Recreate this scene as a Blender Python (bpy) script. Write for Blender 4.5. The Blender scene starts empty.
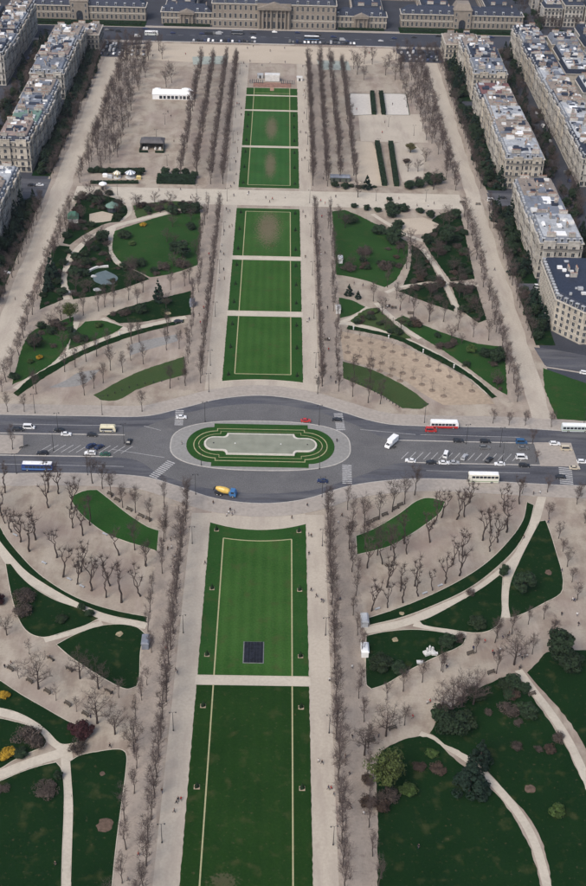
import bpy, bmesh, math, random
from mathutils import Vector, Matrix
PI = math.pi
rad = math.radians
scene = bpy.context.scene

# ---------------------------------------------------------------- camera
cd = bpy.data.cameras.new('camera'); cam = bpy.data.objects.new('camera', cd)
scene.collection.objects.link(cam); scene.camera = cam
cd.sensor_fit = 'VERTICAL'; cd.sensor_height = 36.0; cd.sensor_width = 24.0
cd.lens = 36.0*1250.0/886.0
cd.clip_start = 1.0; cd.clip_end = 20000
YAW, PITCH, ROLL = 0.0205766, 0.5914536, 0.0305525
fw = Vector((math.sin(YAW)*math.cos(PITCH), math.cos(YAW)*math.cos(PITCH), -math.sin(PITCH)))
rt = Vector((math.cos(YAW), -math.sin(YAW), 0)); up = rt.cross(fw)
r2 = rt*math.cos(ROLL)+up*math.sin(ROLL); u2 = -rt*math.sin(ROLL)+up*math.cos(ROLL)
cam.matrix_world = Matrix(((r2.x,u2.x,-fw.x,4.36),(r2.y,u2.y,-fw.y,0.0),(r2.z,u2.z,-fw.z,276.0),(0,0,0,1)))

# ---------------------------------------------------------------- world, sun, exposure
SUN_EL, SUN_AZ = rad(48), rad(215)          # azimuth measured from +Y towards +X
world = bpy.data.worlds.new('World'); scene.world = world; world.use_nodes = True
wn = world.node_tree.nodes; wl = world.node_tree.links
sky = wn.new('ShaderNodeTexSky'); sky.sky_type = 'NISHITA'; sky.sun_disc = False
sky.sun_elevation = SUN_EL; sky.sun_rotation = SUN_AZ; sky.dust_density = 4.0; sky.air_density = 1.0; sky.ozone_density = 1.0
wl.new(sky.outputs[0], wn['Background'].inputs[0]); wn['Background'].inputs[1].default_value = 0.115
sd = bpy.data.lights.new('sun', 'SUN'); so = bpy.data.objects.new('sun', sd); scene.collection.objects.link(so)
sd.energy = 1.4; sd.angle = rad(32); sd.color = (1.0, 0.955, 0.89)
sdir = Vector((math.sin(SUN_AZ)*math.cos(SUN_EL), math.cos(SUN_AZ)*math.cos(SUN_EL), math.sin(SUN_EL)))
so.rotation_euler = sdir.to_track_quat('Z', 'Y').to_euler(); so.location = sdir*500
scene.view_settings.view_transform = 'Standard'; scene.view_settings.look = 'None'
scene.view_settings.exposure = 0.56; scene.view_settings.gamma = 1.0; scene.view_settings.use_curve_mapping = False

COL = scene.collection
RND = random.Random(7)

# ---------------------------------------------------------------- materials
MATS = {}
def mat(name, col, rough=0.9, var=0.15, scale=3.0, col2=None, scale2=None, metallic=0.0, bump=0.0, big=0.0, bigscale=0.03, objrand=0.0, spec=0.3, stains=()):
    """noise-varied surface: col -> col2 over a fine and a broad noise"""
    if name in MATS: return MATS[name]
    m = bpy.data.materials.new(name); m.use_nodes = True; MATS[name] = m
    nt = m.node_tree; N = nt.nodes; L = nt.links; b = N['Principled BSDF']
    b.inputs['Roughness'].default_value = rough; b.inputs['Metallic'].default_value = metallic
    b.inputs['Specular IOR Level'].default_value = spec
    if var == 0 and big == 0 and objrand == 0:
        b.inputs['Base Color'].default_value = (*col, 1); return m
    geo = N.new('ShaderNodeNewGeometry')
    def noise(sc, det):
        n = N.new('ShaderNodeTexNoise'); n.inputs['Scale'].default_value = sc; n.inputs['Detail'].default_value = det
        L.new(geo.outputs['Position'], n.inputs['Vector']); return n
    n1 = noise(scale, 4)
    c2 = col2 or tuple(c*(1-2.0*var) for c in col); c1 = tuple(min(1, c*(1+var)) for c in col)
    r = N.new('ShaderNodeMapRange'); r.inputs[1].default_value = 0.3; r.inputs[2].default_value = 0.7
    L.new(n1.outputs['Fac'], r.inputs[0])
    mx = N.new('ShaderNodeMix'); mx.data_type = 'RGBA'
    mx.inputs[6].default_value = (*c1, 1); mx.inputs[7].default_value = (*c2, 1); L.new(r.outputs[0], mx.inputs[0])
    out = mx.outputs[2]
    if big:
        n2 = noise(bigscale, 5)
        r2_ = N.new('ShaderNodeMapRange'); r2_.inputs[1].default_value = 0.3; r2_.inputs[2].default_value = 0.7
        r2_.inputs[3].default_value = 1-big; r2_.inputs[4].default_value = 1+big; L.new(n2.outputs['Fac'], r2_.inputs[0])
        hm = N.new('ShaderNodeVectorMath'); hm.operation = 'SCALE'; L.new(out, hm.inputs[0]); L.new(r2_.outputs[0], hm.inputs['Scale']); out = hm.outputs[0]
    for (sc_, scl, lo, hi, amt) in stains:       # dirt, damp and trodden streaks with a shape of their own
        mp = N.new('ShaderNodeMapping'); mp.inputs['Scale'].default_value = scl; L.new(geo.outputs['Position'], mp.inputs['Vector'])
        ns = N.new('ShaderNodeTexNoise'); ns.inputs['Scale'].default_value = 1.0; ns.inputs['Detail'].default_value = 9; ns.inputs['Roughness'].default_value = 0.65; L.new(mp.outputs[0], ns.inputs['Vector'])
        rs = N.new('ShaderNodeMapRange'); rs.inputs[1].default_value = lo; rs.inputs[2].default_value = hi; rs.inputs[4].default_value = amt; L.new(ns.outputs['Fac'], rs.inputs[0])
        ms = N.new('ShaderNodeMix'); ms.data_type = 'RGBA'; L.new(rs.outputs[0], ms.inputs[0]); L.new(out, ms.inputs[6]); ms.inputs[7].default_value = (*sc_, 1); out = ms.outputs[2]
    if objrand:
        oi = N.new('ShaderNodeObjectInfo'); r3 = N.new('ShaderNodeMapRange'); r3.inputs[3].default_value = 1-objrand; r3.inputs[4].default_value = 1+objrand
        L.new(oi.outputs['Random'], r3.inputs[0])
        hm = N.new('ShaderNodeVectorMath'); hm.operation = 'SCALE'; L.new(out, hm.inputs[0]); L.new(r3.outputs[0], hm.inputs['Scale']); out = hm.outputs[0]
    L.new(out, b.inputs['Base Color'])
    if bump:
        bp = N.new('ShaderNodeBump'); bp.inputs['Strength'].default_value = bump; bp.inputs['Distance'].default_value = 0.1
        L.new(n1.outputs['Fac'], bp.inputs['Height']); L.new(bp.outputs[0], b.inputs['Normal'])
    return m

def lawn_mat(name, c1, c2, stripes=0.0, patches=()):
    """turf: fine clumps, broad unevenness, mowing bands along Y, worn earth ovals"""
    m = bpy.data.materials.new(name); m.use_nodes = True; MATS[name] = m
    nt = m.node_tree; N = nt.nodes; L = nt.links; b = N['Principled BSDF']; b.inputs['Roughness'].default_value = 0.95; b.inputs['Specular IOR Level'].default_value = 0.02
    geo = N.new('ShaderNodeNewGeometry'); P = geo.outputs['Position']
    def math_(op, a, bb=None, clamp=False):
        n = N.new('ShaderNodeMath'); n.operation = op; n.use_clamp = clamp
        for i, v in enumerate((a, bb)):
            if v is None: continue
            if isinstance(v, (int, float)): n.inputs[i].default_value = v
            else: L.new(v, n.inputs[i])
        return n.outputs[0]
    def noise(sc, det):
        n = N.new('ShaderNodeTexNoise'); n.inputs['Scale'].default_value = sc; n.inputs['Detail'].default_value = det; L.new(P, n.inputs['Vector']); return n.outputs['Fac']
    f = math_('MULTIPLY', noise(1.6, 8), 1.1); g = math_('MULTIPLY', noise(0.07, 4), 0.9)
    fac = math_('SUBTRACT', math_('ADD', f, g), 0.5, True)
    sep = N.new('ShaderNodeSeparateXYZ'); L.new(P, sep.inputs[0])
    if stripes:
        s = math_('SINE', math_('MULTIPLY', sep.outputs[0], 2*PI/3.6)); s = math_('MULTIPLY', s, stripes); fac = math_('ADD', fac, s, True)
    mx = N.new('ShaderNodeMix'); mx.data_type = 'RGBA'; mx.inputs[6].default_value = (*c1, 1); mx.inputs[7].default_value = (*c2, 1); L.new(fac, mx.inputs[0]); out = mx.outputs[2]
    for (px, py, sx, sy, a) in patches:
        dx = math_('DIVIDE', math_('SUBTRACT', sep.outputs[0], px), sx); dy = math_('DIVIDE', math_('SUBTRACT', sep.outputs[1], py), sy)
        d = math_('SQRT', math_('ADD', math_('MULTIPLY', dx, dx), math_('MULTIPLY', dy, dy)))
        w = math_('SUBTRACT', math_('ADD', math_('MULTIPLY', noise(1.3, 9), 2.6), -0.35), d)
        w = math_('MULTIPLY', math_('MULTIPLY', w, 2.2, True), a)
        m2 = N.new('ShaderNodeMix'); m2.data_type = 'RGBA'; L.new(w, m2.inputs[0]); L.new(out, m2.inputs[6]); m2.inputs[7].default_value = (0.155, 0.118, 0.085, 1); out = m2.outputs[2]
    # thin turf, moss and dead leaves
    for sc_, lo, hi, amt, cc in ((0.22, .56, .72, .5, (0.060,0.062,0.026)), (0.9, .62, .74, .55, (0.085,0.068,0.040)), (2.6, .62, .72, .4, (0.004,0.016,0.005))):
        rs = N.new('ShaderNodeMapRange'); rs.inputs[1].default_value = lo; rs.inputs[2].default_value = hi; rs.inputs[4].default_value = amt; L.new(noise(sc_, 8), rs.inputs[0])
        ms = N.new('ShaderNodeMix'); ms.data_type = 'RGBA'; L.new(rs.outputs[0], ms.inputs[0]); L.new(out, ms.inputs[6]); ms.inputs[7].default_value = (*cc, 1); out = ms.outputs[2]
    L.new(out, b.inputs['Base Color'])
    return m

M_GRAVEL = mat('gravel', (0.338,0.294,0.238), var=0.06, scale=1.4, big=0.12, bigscale=0.02, stains=(((0.215,0.168,0.135),(.12,.09,.05),.45,.60,.8),((0.25,0.195,0.17),(.03,.025,.03),.48,.62,.6),((0.43,0.38,0.325),(.16,.03,.1),.5,.75,.6),((0.16,0.13,0.105),(.5,.4,.4),.60,.74,.5)))
M_LITTER = mat('leaf_litter', (0.295,0.250,0.210), var=0.07, scale=1.4, big=0.15, bigscale=0.05, stains=(((0.36,0.31,0.26),(.25,.08,.1),.48,.68,.75),((0.13,0.095,0.08),(.6,.5,.4),.55,.72,.55)))
M_PROM = mat('promenade_gravel', (0.422,0.375,0.312), var=0.05, scale=1.2, big=0.08, bigscale=0.04, stains=(((0.31,0.265,0.225),(.14,.03,.1),.47,.66,.7),((0.27,0.23,0.19),(.35,.3,.3),.58,.75,.45)))
M_SAND = mat('sand', (0.46,0.395,0.315), var=0.08, scale=1.6, big=0.08, bigscale=0.03, stains=(((0.35,0.295,0.235),(.03,.07,.1),.48,.72,.55),))
M_PATH = mat('pale_path', (0.465,0.42,0.35), var=0.05, scale=1.2, big=0.08, bigscale=0.06, stains=(((0.31,0.27,0.22),(.2,.2,.2),.5,.72,.5),))
M_COURT = mat('court_gravel', (0.52,0.49,0.45), var=0.06, scale=0.6, big=0.06)
M_EARTH = mat('earth', (0.365,0.290,0.215), var=0.10, scale=0.6, big=0.15)
M_LINE = mat('sand_edging', (0.35,0.33,0.19), var=0.08, scale=1.0)
M_ASPH = mat('asphalt', (0.078,0.081,0.096), var=0.10, scale=1.2, big=0.15, bigscale=0.05, stains=(((0.125,0.125,0.13),(.03,.22,.1),.48,.64,.75),((0.040,0.041,0.048),(.035,.35,.1),.52,.66,.75),((0.13,0.128,0.125),(.3,.3,.1),.62,.72,.5)))
M_ASPH2 = mat('asphalt_dark', (0.046,0.050,0.064), var=0.12, scale=1.2, big=0.2, bigscale=0.05)
M_COBBLE = mat('setts', (0.128,0.127,0.130), var=0.18, scale=2.4, big=0.12, bigscale=0.06, stains=(((0.085,0.085,0.092),(.08,.15,.1),.5,.7,.6),((0.19,0.185,0.18),(.15,.15,.1),.55,.75,.5)))
M_PAVE = mat('pavement', (0.25,0.245,0.235), var=0.08, scale=0.9, big=0.08)
M_SIDE = mat('sidewalk', (0.335,0.30,0.265), var=0.08, scale=0.7, big=0.08)
M_KERB = mat('kerb_stone', (0.42,0.40,0.37), var=0.10, scale=1.0)
M_PAINT = mat('road_paint', (0.40,0.40,0.40), var=0.16, scale=1.4)
M_LAWN = lawn_mat('lawn_main', (0.016,0.057,0.011), (0.050,0.118,0.028), 0.10)
M_LAWN_A = lawn_mat('lawn_long', (0.007,0.027,0.006), (0.019,0.050,0.011), 0.05, [(-6,206,4.5,3.0,0.35)])  # darker copy of the turf: lens fall-off partly put into its colour
M_LAWN_E = lawn_mat('lawn_worn_a', (0.017,0.061,0.013), (0.050,0.116,0.030), 0.06, [(0.5,615,7.5,26,0.75)])
M_LAWN_F = lawn_mat('lawn_worn_b', (0.016,0.065,0.016), (0.045,0.118,0.034), 0.06, [(0.5,705,4.0,24,0.7),(0.5,768,4.5,24,0.7)])
M_BORDER = lawn_mat('lawn_border', (0.011,0.046,0.010), (0.032,0.086,0.021), 0.0)
M_MID = lawn_mat('lawn_mid', (0.011,0.040,0.010), (0.030,0.076,0.020))
M_GARDEN = lawn_mat('lawn_garden', (0.0035,0.016,0.005), (0.010,0.031,0.009))  # garden turf colour darkened to carry some of the corner vignetting
M_GARDEN2 = lawn_mat('lawn_rough', (0.026,0.055,0.018), (0.060,0.085,0.034))
M_WATER = mat('pond_water', (0.24,0.25,0.20), rough=0.5, var=0.08, scale=0.3, spec=0.15)
M_POND = mat('pond_blue', (0.11,0.145,0.15), rough=0.4, var=0.08, scale=0.5, spec=0.5)
M_STONE = mat('facade_stone', (0.45,0.41,0.35), var=0.14, scale=0.6, big=0.14, bigscale=0.09, objrand=0.16, stains=(((0.17,0.15,0.13),(.25,.25,.06),.5,.7,.5),))
M_STONE2 = mat('facade_grey', (0.44,0.42,0.385), var=0.15, scale=0.6, big=0.14, bigscale=0.09, objrand=0.16, stains=(((0.15,0.14,0.13),(.25,.25,.06),.5,.7,.5),))
M_ECOLE = mat('limestone', (0.235,0.205,0.175), var=0.08, scale=0.5, big=0.10, bigscale=0.06)
M_TRIM = mat('trim_stone', (0.46,0.43,0.38), var=0.10, scale=1.0)
M_GLASS = mat('window_glass', (0.035,0.042,0.055), rough=0.2, var=0.3, scale=0.7, spec=0.5)
M_SLATE = mat('slate', (0.028,0.036,0.060), rough=0.6, var=0.18, scale=1.2, big=0.15)
M_ZINC = mat('zinc', (0.175,0.195,0.235), rough=0.55, var=0.12, scale=0.6, big=0.2, bigscale=0.12, stains=(((0.12,0.115,0.11),(.35,.3,.3),.5,.7,.55),))
M_ZINCL = mat('zinc_pale', (0.40,0.42,0.445), rough=0.6, var=0.12, scale=0.6, big=0.2, bigscale=0.12, stains=(((0.12,0.115,0.11),(.35,.3,.3),.5,.7,.55),))
M_TAR = mat('roof_gravel', (0.25,0.212,0.185), var=0.12, scale=0.8, big=0.2, bigscale=0.12, stains=(((0.12,0.115,0.11),(.35,.3,.3),.5,.7,.55),))
M_TAR2 = mat('roof_gravel_pink', (0.26,0.205,0.185), var=0.12, scale=0.8, big=0.2, bigscale=0.12, stains=(((0.12,0.115,0.11),(.35,.3,.3),.5,.7,.55),))
M_ROOFRED = mat('roof_red', (0.17,0.085,0.085), var=0.15, scale=0.8, big=0.15)
M_COPPER = mat('copper_green', (0.14,0.23,0.195), var=0.12, scale=0.6, big=0.2, bigscale=0.15)
M_BRICK = mat('chimney_brick', (0.30,0.19,0.14), var=0.2, scale=1.5)
M_POT = mat('clay_pot', (0.36,0.17,0.10), var=0.1, scale=2)
M_IRON = mat('dark_iron', (0.035,0.036,0.040), rough=0.5, var=0.1, scale=3)
M_WHITE = mat('white_paint', (0.78,0.79,0.80), rough=0.5, var=0.04, scale=1)
M_WHITEDULL = mat('white_dull', (0.58,0.58,0.57), rough=0.8, var=0.08, scale=1)
M_BARK = mat('bark', (0.066,0.054,0.047), var=0.2, scale=2, objrand=0.18)
M_TWIG = mat('twigs', (0.088,0.067,0.062), var=0.15, scale=1, objrand=0.18)
M_BARKD = mat('bark_dark', (0.044,0.034,0.031), var=0.2, scale=2, objrand=0.15)
M_TWIGD = mat('twigs_dark', (0.072,0.054,0.049), var=0.15, scale=1, objrand=0.15)
def leaf(name, c, v=0.25): return mat(name, c, rough=0.8, var=v, scale=0.8, objrand=0.18, spec=0.15)
M_EVER = leaf('leaf_evergreen', (0.022,0.040,0.020))
M_CONI = leaf('leaf_conifer', (0.014,0.030,0.020))
M_HEDGE = leaf('leaf_hedge', (0.014,0.030,0.014))
M_HOLLY = leaf('leaf_holly', (0.026,0.042,0.020))
M_SPRING = leaf('leaf_spring', (0.062,0.082,0.026))
M_LIME = leaf('leaf_lime', (0.050,0.085,0.024))
M_YELLOW = leaf('leaf_forsythia', (0.34,0.215,0.025))
M_OLIVE = leaf('leaf_olive', (0.105,0.095,0.045))
M_REDB = leaf('leaf_purple', (0.040,0.016,0.018))
M_RUST = leaf('leaf_rust', (0.060,0.042,0.032))
M_GREYSH = leaf('leaf_grey', (0.078,0.062,0.053))
M_TYRE = mat('tyre', (0.02,0.02,0.02), var=0)
M_RIM = mat('rim', (0.35,0.35,0.36), rough=0.4, var=0)
M_LAMPW = mat('headlamp', (0.7,0.7,0.68), rough=0.2, var=0)
M_SKIN = mat('skin', (0.48,0.32,0.25), var=0)
M_HAIR = mat('hair', (0.05,0.035,0.025), var=0)
M_WOOD = mat('bench_wood', (0.085,0.070,0.055), var=0.15, scale=3)
PAINTC = {}
def paint(name, c):
    if name not in PAINTC: PAINTC[name] = mat('paint_'+name, c, rough=0.35, var=0.0, spec=0.5)
    return PAINTC[name]

# ---------------------------------------------------------------- mesh helpers
class MB:
    def __init__(s): s.v = []; s.f = []; s.m = []
    def quad(s, a, b, c, d, mi=0):
        n = len(s.v); s.v += [a, b, c, d]; s.f.append((n, n+1, n+2, n+3)); s.m.append(mi)
    def tri(s, a, b, c, mi=0):
        n = len(s.v); s.v += [a, b, c]; s.f.append((n, n+1, n+2)); s.m.append(mi)
    def box(s, x0, x1, y0, y1, z0, z1, mi=0, tx=0, ty=0):
        n = len(s.v)
        s.v += [(x0,y0,z0),(x1,y0,z0),(x1,y1,z0),(x0,y1,z0),(x0+tx,y0+ty,z1),(x1-tx,y0+ty,z1),(x1-tx,y1-ty,z1),(x0+tx,y1-ty,z1)]
        for q in ((3,2,1,0),(4,5,6,7),(0,1,5,4),(1,2,6,5),(2,3,7,6),(3,0,4,7)): s.f.append(tuple(n+i for i in q)); s.m.append(mi)
    def cyl(s, x, y, z0, z1, r0, r1=None, n=8, mi=0, cap=True):
        s.tube([(x,y,z0),(x,y,z1)], [r0, r0 if r1 is None else r1], n, mi, cap)
    def tube(s, pts, rs, n=5, mi=0, cap=False):
        base = len(s.v); P = [Vector(p) for p in pts]
        for i, p in enumerate(P):
            d = (P[min(i+1, len(P)-1)]-P[max(i-1, 0)])
            if d.length < 1e-6: d = Vector((0,0,1))
            d.normalize(); a = d.cross(Vector((0.31,0.95,0.05)))
            if a.length < 1e-3: a = d.cross(Vector((1,0,0)))
            a.normalize(); b = d.cross(a)
            for k in range(n):
                t = 2*PI*k/n; q = p+(a*math.cos(t)+b*math.sin(t))*rs[i]; s.v.append(tuple(q))
        for i in range(len(P)-1):
            for k in range(n):
                a0 = base+i*n+k; a1 = base+i*n+(k+1) % n
                s.f.append((a0, a1, a1+n, a0+n)); s.m.append(mi)
        if cap:
            s.f.append(tuple(base+k for k in reversed(range(n)))); s.m.append(mi)
            e = base+(len(P)-1)*n; s.f.append(tuple(e+k for k in range(n))); s.m.append(mi)
    def prism(s, pts, z0, z1, mi=0):
        n = len(s.v); k = len(pts)
        s.v += [(x, y, z0) for x, y in pts]+[(x, y, z1) for x, y in pts]
        s.f.append(tuple(n+k+i for i in range(k))); s.m.append(mi)
        for i in range(k): j = (i+1) % k; s.f.append((n+i, n+j, n+k+j, n+k+i)); s.m.append(mi)
    def mesh(s, name, mats):
        me = bpy.data.meshes.new(name); me.from_pydata(s.v, [], s.f)
        for m in (mats if isinstance(mats, (list, tuple)) else [mats]): me.materials.append(m)
        if any(s.m): me.polygons.foreach_set('material_index', s.m)
        me.update(); return me

def link(name, data, parent=None, loc=(0,0,0), rz=0.0, sc=None):
    o = bpy.data.objects.new(name, data); COL.objects.link(o)
    if parent: o.parent = parent
    o.location = loc
    if rz: o.rotation_euler = (0, 0, rz)
    if sc: o.scale = (sc, sc, sc) if isinstance(sc, (int, float)) else sc
    return o
def tag(o, label, cat, group=None):
    o['label'] = label; o['category'] = cat
    if group: o['group'] = group
    return o
def struct(o): o['kind'] = 'structure'; return o
def thing(name, label, cat, loc=(0,0,0), rz=0.0, group=None, sc=None):
    o = link(name, None, None, loc, rz, sc); o.empty_display_size = 0.5
    return tag(o, label, cat, group)
def part(name, mb, mats, parent, loc=(0,0,0), rz=0.0):
    return link(name, mb.mesh(name, mats), parent, loc, rz)

def area2(p): return sum(p[i][0]*p[(i+1) % len(p)][1]-p[(i+1) % len(p)][0]*p[i][1] for i in range(len(p)))
def ccw(p): return p if area2(p) > 0 else list(reversed(p))
def smooth(p, closed=True, n=5, corner=50):
    """Catmull-Rom through traced points, sharp corners kept"""
    k = len(p); out = []
    def ang(i):
        a = Vector(p[i])-Vector(p[i-1]); b = Vector(p[(i+1) % k])-Vector(p[i])
        if a.length < 1e-6 or b.length < 1e-6: return 0
        return abs(math.degrees(a.angle_signed(b)))
    for i in range(k if closed else k-1):
        p1 = Vector(p[i]); p2 = Vector(p[(i+1) % k])
        p0 = Vector(p[i-1]) if (closed or i > 0) else p1; p3 = Vector(p[(i+2) % k]) if (closed or i < k-2) else p2
        c1 = ((closed or 0 < i < k-1) and ang(i) > corner); j = (i+1) % k; c2 = ((closed or 0 < j < k-1) and ang(j) > corner)
        L12 = (p2-p1).length; m1 = (p2-p1) if c1 or (p2-p0).length < 1e-6 else (p2-p0).normalized()*L12; m2 = (p2-p1) if c2 or (p3-p1).length < 1e-6 else (p3-p1).normalized()*L12
        for s in range(n):
            t = s/n; t2 = t*t; t3 = t2*t
            out.append(tuple((2*t3-3*t2+1)*p1+(t3-2*t2+t)*m1+(-2*t3+3*t2)*p2+(t3-t2)*m2))
    if not closed: out.append(tuple(p[-1]))
    return out
def ragged(q, amp, seed, step=1.2):
    r = random.Random(seed); out = []
    for a, b in zip(q, q[1:]+q[:1]):
        A, B = Vector(a), Vector(b); n = max(1, int((B-A).length/step))
        for i in range(n): p = A.lerp(B, i/n); out.append((p.x+r.uniform(-amp,amp), p.y+r.uniform(-amp,amp)))
    return out
def slab(name, pts, z1, m, z0=-0.05, parent=None, sm=True, corner=50, rag=0.0):
    q = ccw(smooth(pts, corner=corner) if sm else list(pts)); mb = MB()
    if rag: q = ragged(q, rag, len(q))
    mb.prism(q, z0, z1)
    o = part(name, mb, m, parent)
    return o if parent else struct(o)
def offset_line(p, closed):
    k = len(p); nrm = []
    for i in range(k):
        a = Vector(p[i-1] if (closed or i > 0) else p[i]); b = Vector(p[(i+1) % k] if (closed or i < k-1) else p[i])
        d = (b-a); d = d.normalized() if d.length > 1e-6 else Vector((1,0)); nrm.append(Vector((-d.y, d.x)))
    return nrm
def ribbon(name, pts, w, z, m, closed=False, h=0.03, parent=None, sm=True, shift=0.0):
    q = smooth(pts, closed) if sm else [tuple(a) for a in pts]; nr = offset_line(q, closed); mb = MB(); k = len(q)
    A = [Vector(q[i])+nr[i]*(shift+w/2) for i in range(k)]; B = [Vector(q[i])+nr[i]*(shift-w/2) for i in range(k)]
    for i in range(k if closed else k-1):
        j = (i+1) % k; z0 = z-h
        mb.quad((B[i].x,B[i].y,z),(B[j].x,B[j].y,z),(A[j].x,A[j].y,z),(A[i].x,A[i].y,z))
        mb.quad((A[i].x,A[i].y,z),(A[j].x,A[j].y,z),(A[j].x,A[j].y,z0),(A[i].x,A[i].y,z0))
        mb.quad((B[j].x,B[j].y,z),(B[i].x,B[i].y,z),(B[i].x,B[i].y,z0),(B[j].x,B[j].y,z0))
    o = part(name, mb, m, parent)
    return o if parent else struct(o)
K = 3.907

# figures are skinned first, while the scene is still small
def person_mesh(pose):
    """one continuous skinned figure: hips, spine, neck, head, arms with hands, legs with feet"""
    st = {'stand':(.03,-.03,.04), 'walk':(.30,-.26,.22), 'stride':(.40,-.34,.30)}[pose]; a, b, sw = st
    V = [((0,0,.95),.16),((0,0,1.18),.15),((0,0,1.40),.17),((0,0,1.52),.065),((.02,0,1.60),.10),((.02,0,1.70),.105),((.01,0,1.79),.05)]
    E_ = [(0,1),(1,2),(2,3),(3,4),(4,5),(5,6)]
    def add(chain, root):
        prev = root
        for c, r_ in chain: V.append((c, r_)); E_.append((prev, len(V)-1)); prev = len(V)-1
        return prev
    for s, f in ((1,a),(-1,b)):
        add([((f*.1,s*.11,.86),.10),((f*.62+.04,s*.11,.50),.075),((f,s*.11,.12),.05),((f+.02,s*.11,.05),.048),((f+.17,s*.12,.035),.035)], 0)
        h = add([((0,s*.20,1.42),.075),((-f*.4,s*.26,1.14),.055),((-f*.75+.05,s*.25,.90),.042),((-f*.85+.07,s*.25,.82),.036)], 2)
        for k, dz in ((-.02,.10),(0,.11),(.02,.10),(.04,.085)): add([((-f*.85+.07+k,s*.25,.82-dz),.013)], h)
        add([((-f*.85+.12,s*.235,.77),.013)], h)
    bm = bmesh.new(); sk = bm.verts.layers.skin.verify(); vs = [bm.verts.new(c) for c, _ in V]
    for i, j in E_: bm.edges.new((vs[i], vs[j]))
    for v, (_, r_) in zip(vs, V): v[sk].radius = (r_, r_)
    vs[0][sk].use_root = True
    me = bpy.data.meshes.new('person_skeleton'); bm.to_mesh(me); bm.free()
    ob = bpy.data.objects.new('person_skeleton', me); COL.objects.link(ob); ob.modifiers.new('skin', 'SKIN')
    dg = bpy.context.evaluated_depsgraph_get(); out = bpy.data.meshes.new_from_object(ob.evaluated_get(dg)); bpy.data.objects.remove(ob)
    out.materials.clear()
    for m_ in (M_IRON, M_IRON, M_SKIN, M_TYRE): out.materials.append(m_)
    for p in out.polygons:
        z = p.center.z; hand = z < .86 and abs(p.center.y) > .19
        p.material_index = 2 if (z > 1.5 or hand) else 3 if z < .08 else 1 if z < .80 else 0
    return out
POSED = {k: person_mesh(k) for k in ('stand','walk','stride')}

# ================================================================ SETTING: ground and roads
mb = MB(); mb.quad((-6000,-3000,0),(6000,-3000,0),(6000,9000,0),(-6000,9000,0))
struct(part('ground', mb, M_GRAVEL, None))
# city floor beyond the park: streets and yards
for nm, r in (('street', (-900,-124.5,440,2600)), ('street', (124.5,900,440,2600)), ('street', (-124.5,124.5,985,2600))):
    mb = MB(); mb.quad((r[0],r[2],.012),(r[1],r[2],.012),(r[1],r[3],.012),(r[0],r[3],.012)); struct(part(nm, mb, M_ASPH2, None))
# avenue crossing the park, swelling round the central island
TOP = [(-420,427),(-120,427.3),(-70,427.5),(-47,428.3),(-32.4,435),(-17,442.8),(0,446),(17,442.6),(32.7,434.6),(45,428),(56,425.2),(102,424.8),(132,422.8),(420,422)]
BOT = [(420,385),(124,385.3),(73,388),(55,387.5),(34,382.5),(17,373.5),(1,370.4),(-16,373),(-31,380.5),(-44,386),(-70,387.5),(-98,386.4),(-420,386)]
slab('road', TOP+BOT, .03, M_ASPH, corner=80)
for nm, e in (('sidewalk', TOP), ('sidewalk', BOT)):
    ribbon(nm, e, 8.0, .13, M_SIDE, h=.2, shift=4.25)
    ribbon('kerb', e, .35, .15, M_KERB, h=.2, shift=0.1)
# setts round the island and on the parking strips
slab('setts', [(-64,399),(-48,397),(-38,388),(-20,379.5),(0,376.5),(20,379.5),(38,389),(52,397.5),(66,399),(66,412),(52,414),(38,425),(20,435.5),(0,439.5),(-20,436),(-38,427),(-52,417),(-64,415)], .045, M_COBBLE)
for s, x1 in ((-1, -106), (1, 112)):
    slab('parking_strip', [(s*56,398.5),(x1,398.5),(x1,413.5),(s*56,414.5)], .05, M_COBBLE, sm=False)
    for y, xa in ((414.2, 54), (398.8, 57)): ribbon('kerb', [(s*xa,y),(s*80,y-.2),(x1,y-.3)], .5, .14, M_KERB, h=.15)
slab('median', [(-160,399.6),(-94,399.6),(-92.5,405),(-94,412.5),(-160,412.5)], .16, M_SIDE, sm=False)
slab('median', [(109,398),(124,398),(124,414.5),(109,414.5)], .15, M_SIDE, sm=False)
slab('median', [(136,400),(220,400),(220,412),(136,412)], .15, M_SIDE, sm=False)
def stall(x, y, dx, dy): ribbon('parking_line', [(x,y),(x+dx,y+dy)], .28, .062, M_PAINT, h=.008, sm=False)
for i in range(12): stall(-86+i*2.9, 401.2, 4.0, 5.2)
for i in range(17): stall(55+i*2.9, 401.0, 3.2, 5.0)
for q in ([(-47,421),(-40,418)],[(-58,404),(-37,399)],[(40,421.5),(62,418.5)],[(64,418.5),(104,418)],[(64,393.5),(104,393)],[(-100,420.5),(-56,420.8)],[(-100,392.6),(-52,392.4)]):
    ribbon('lane_line', q, .22, .062, M_PAINT, h=.008, sm=False)
def zebra(x0, y0, x1, y1, w, n):
    d = Vector((x1-x0, y1-y0)); L_ = d.length; d.normalize(); nr = Vector((-d.y, d.x)); st = L_/n
    for i in range(n):
        c = Vector((x0, y0))+d*(st*(i+.5)); a = c-nr*w/2; b = c+nr*w/2
        ribbon('crossing_stripe', [tuple(a), tuple(b)], st*.52, .066, M_PAINT, h=.008, sm=False)
zebra(-33.2,421.8,-33.6,433.5,3.4,10); zebra(-34,396.5,-40.5,385.5,3.6,11)
zebra(32.2,420.5,31.4,433.5,3.6,11); zebra(33.6,396.5,33.2,383.6,3.6,11)
zebra(117,386,118.5,397.5,5,9)
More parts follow.
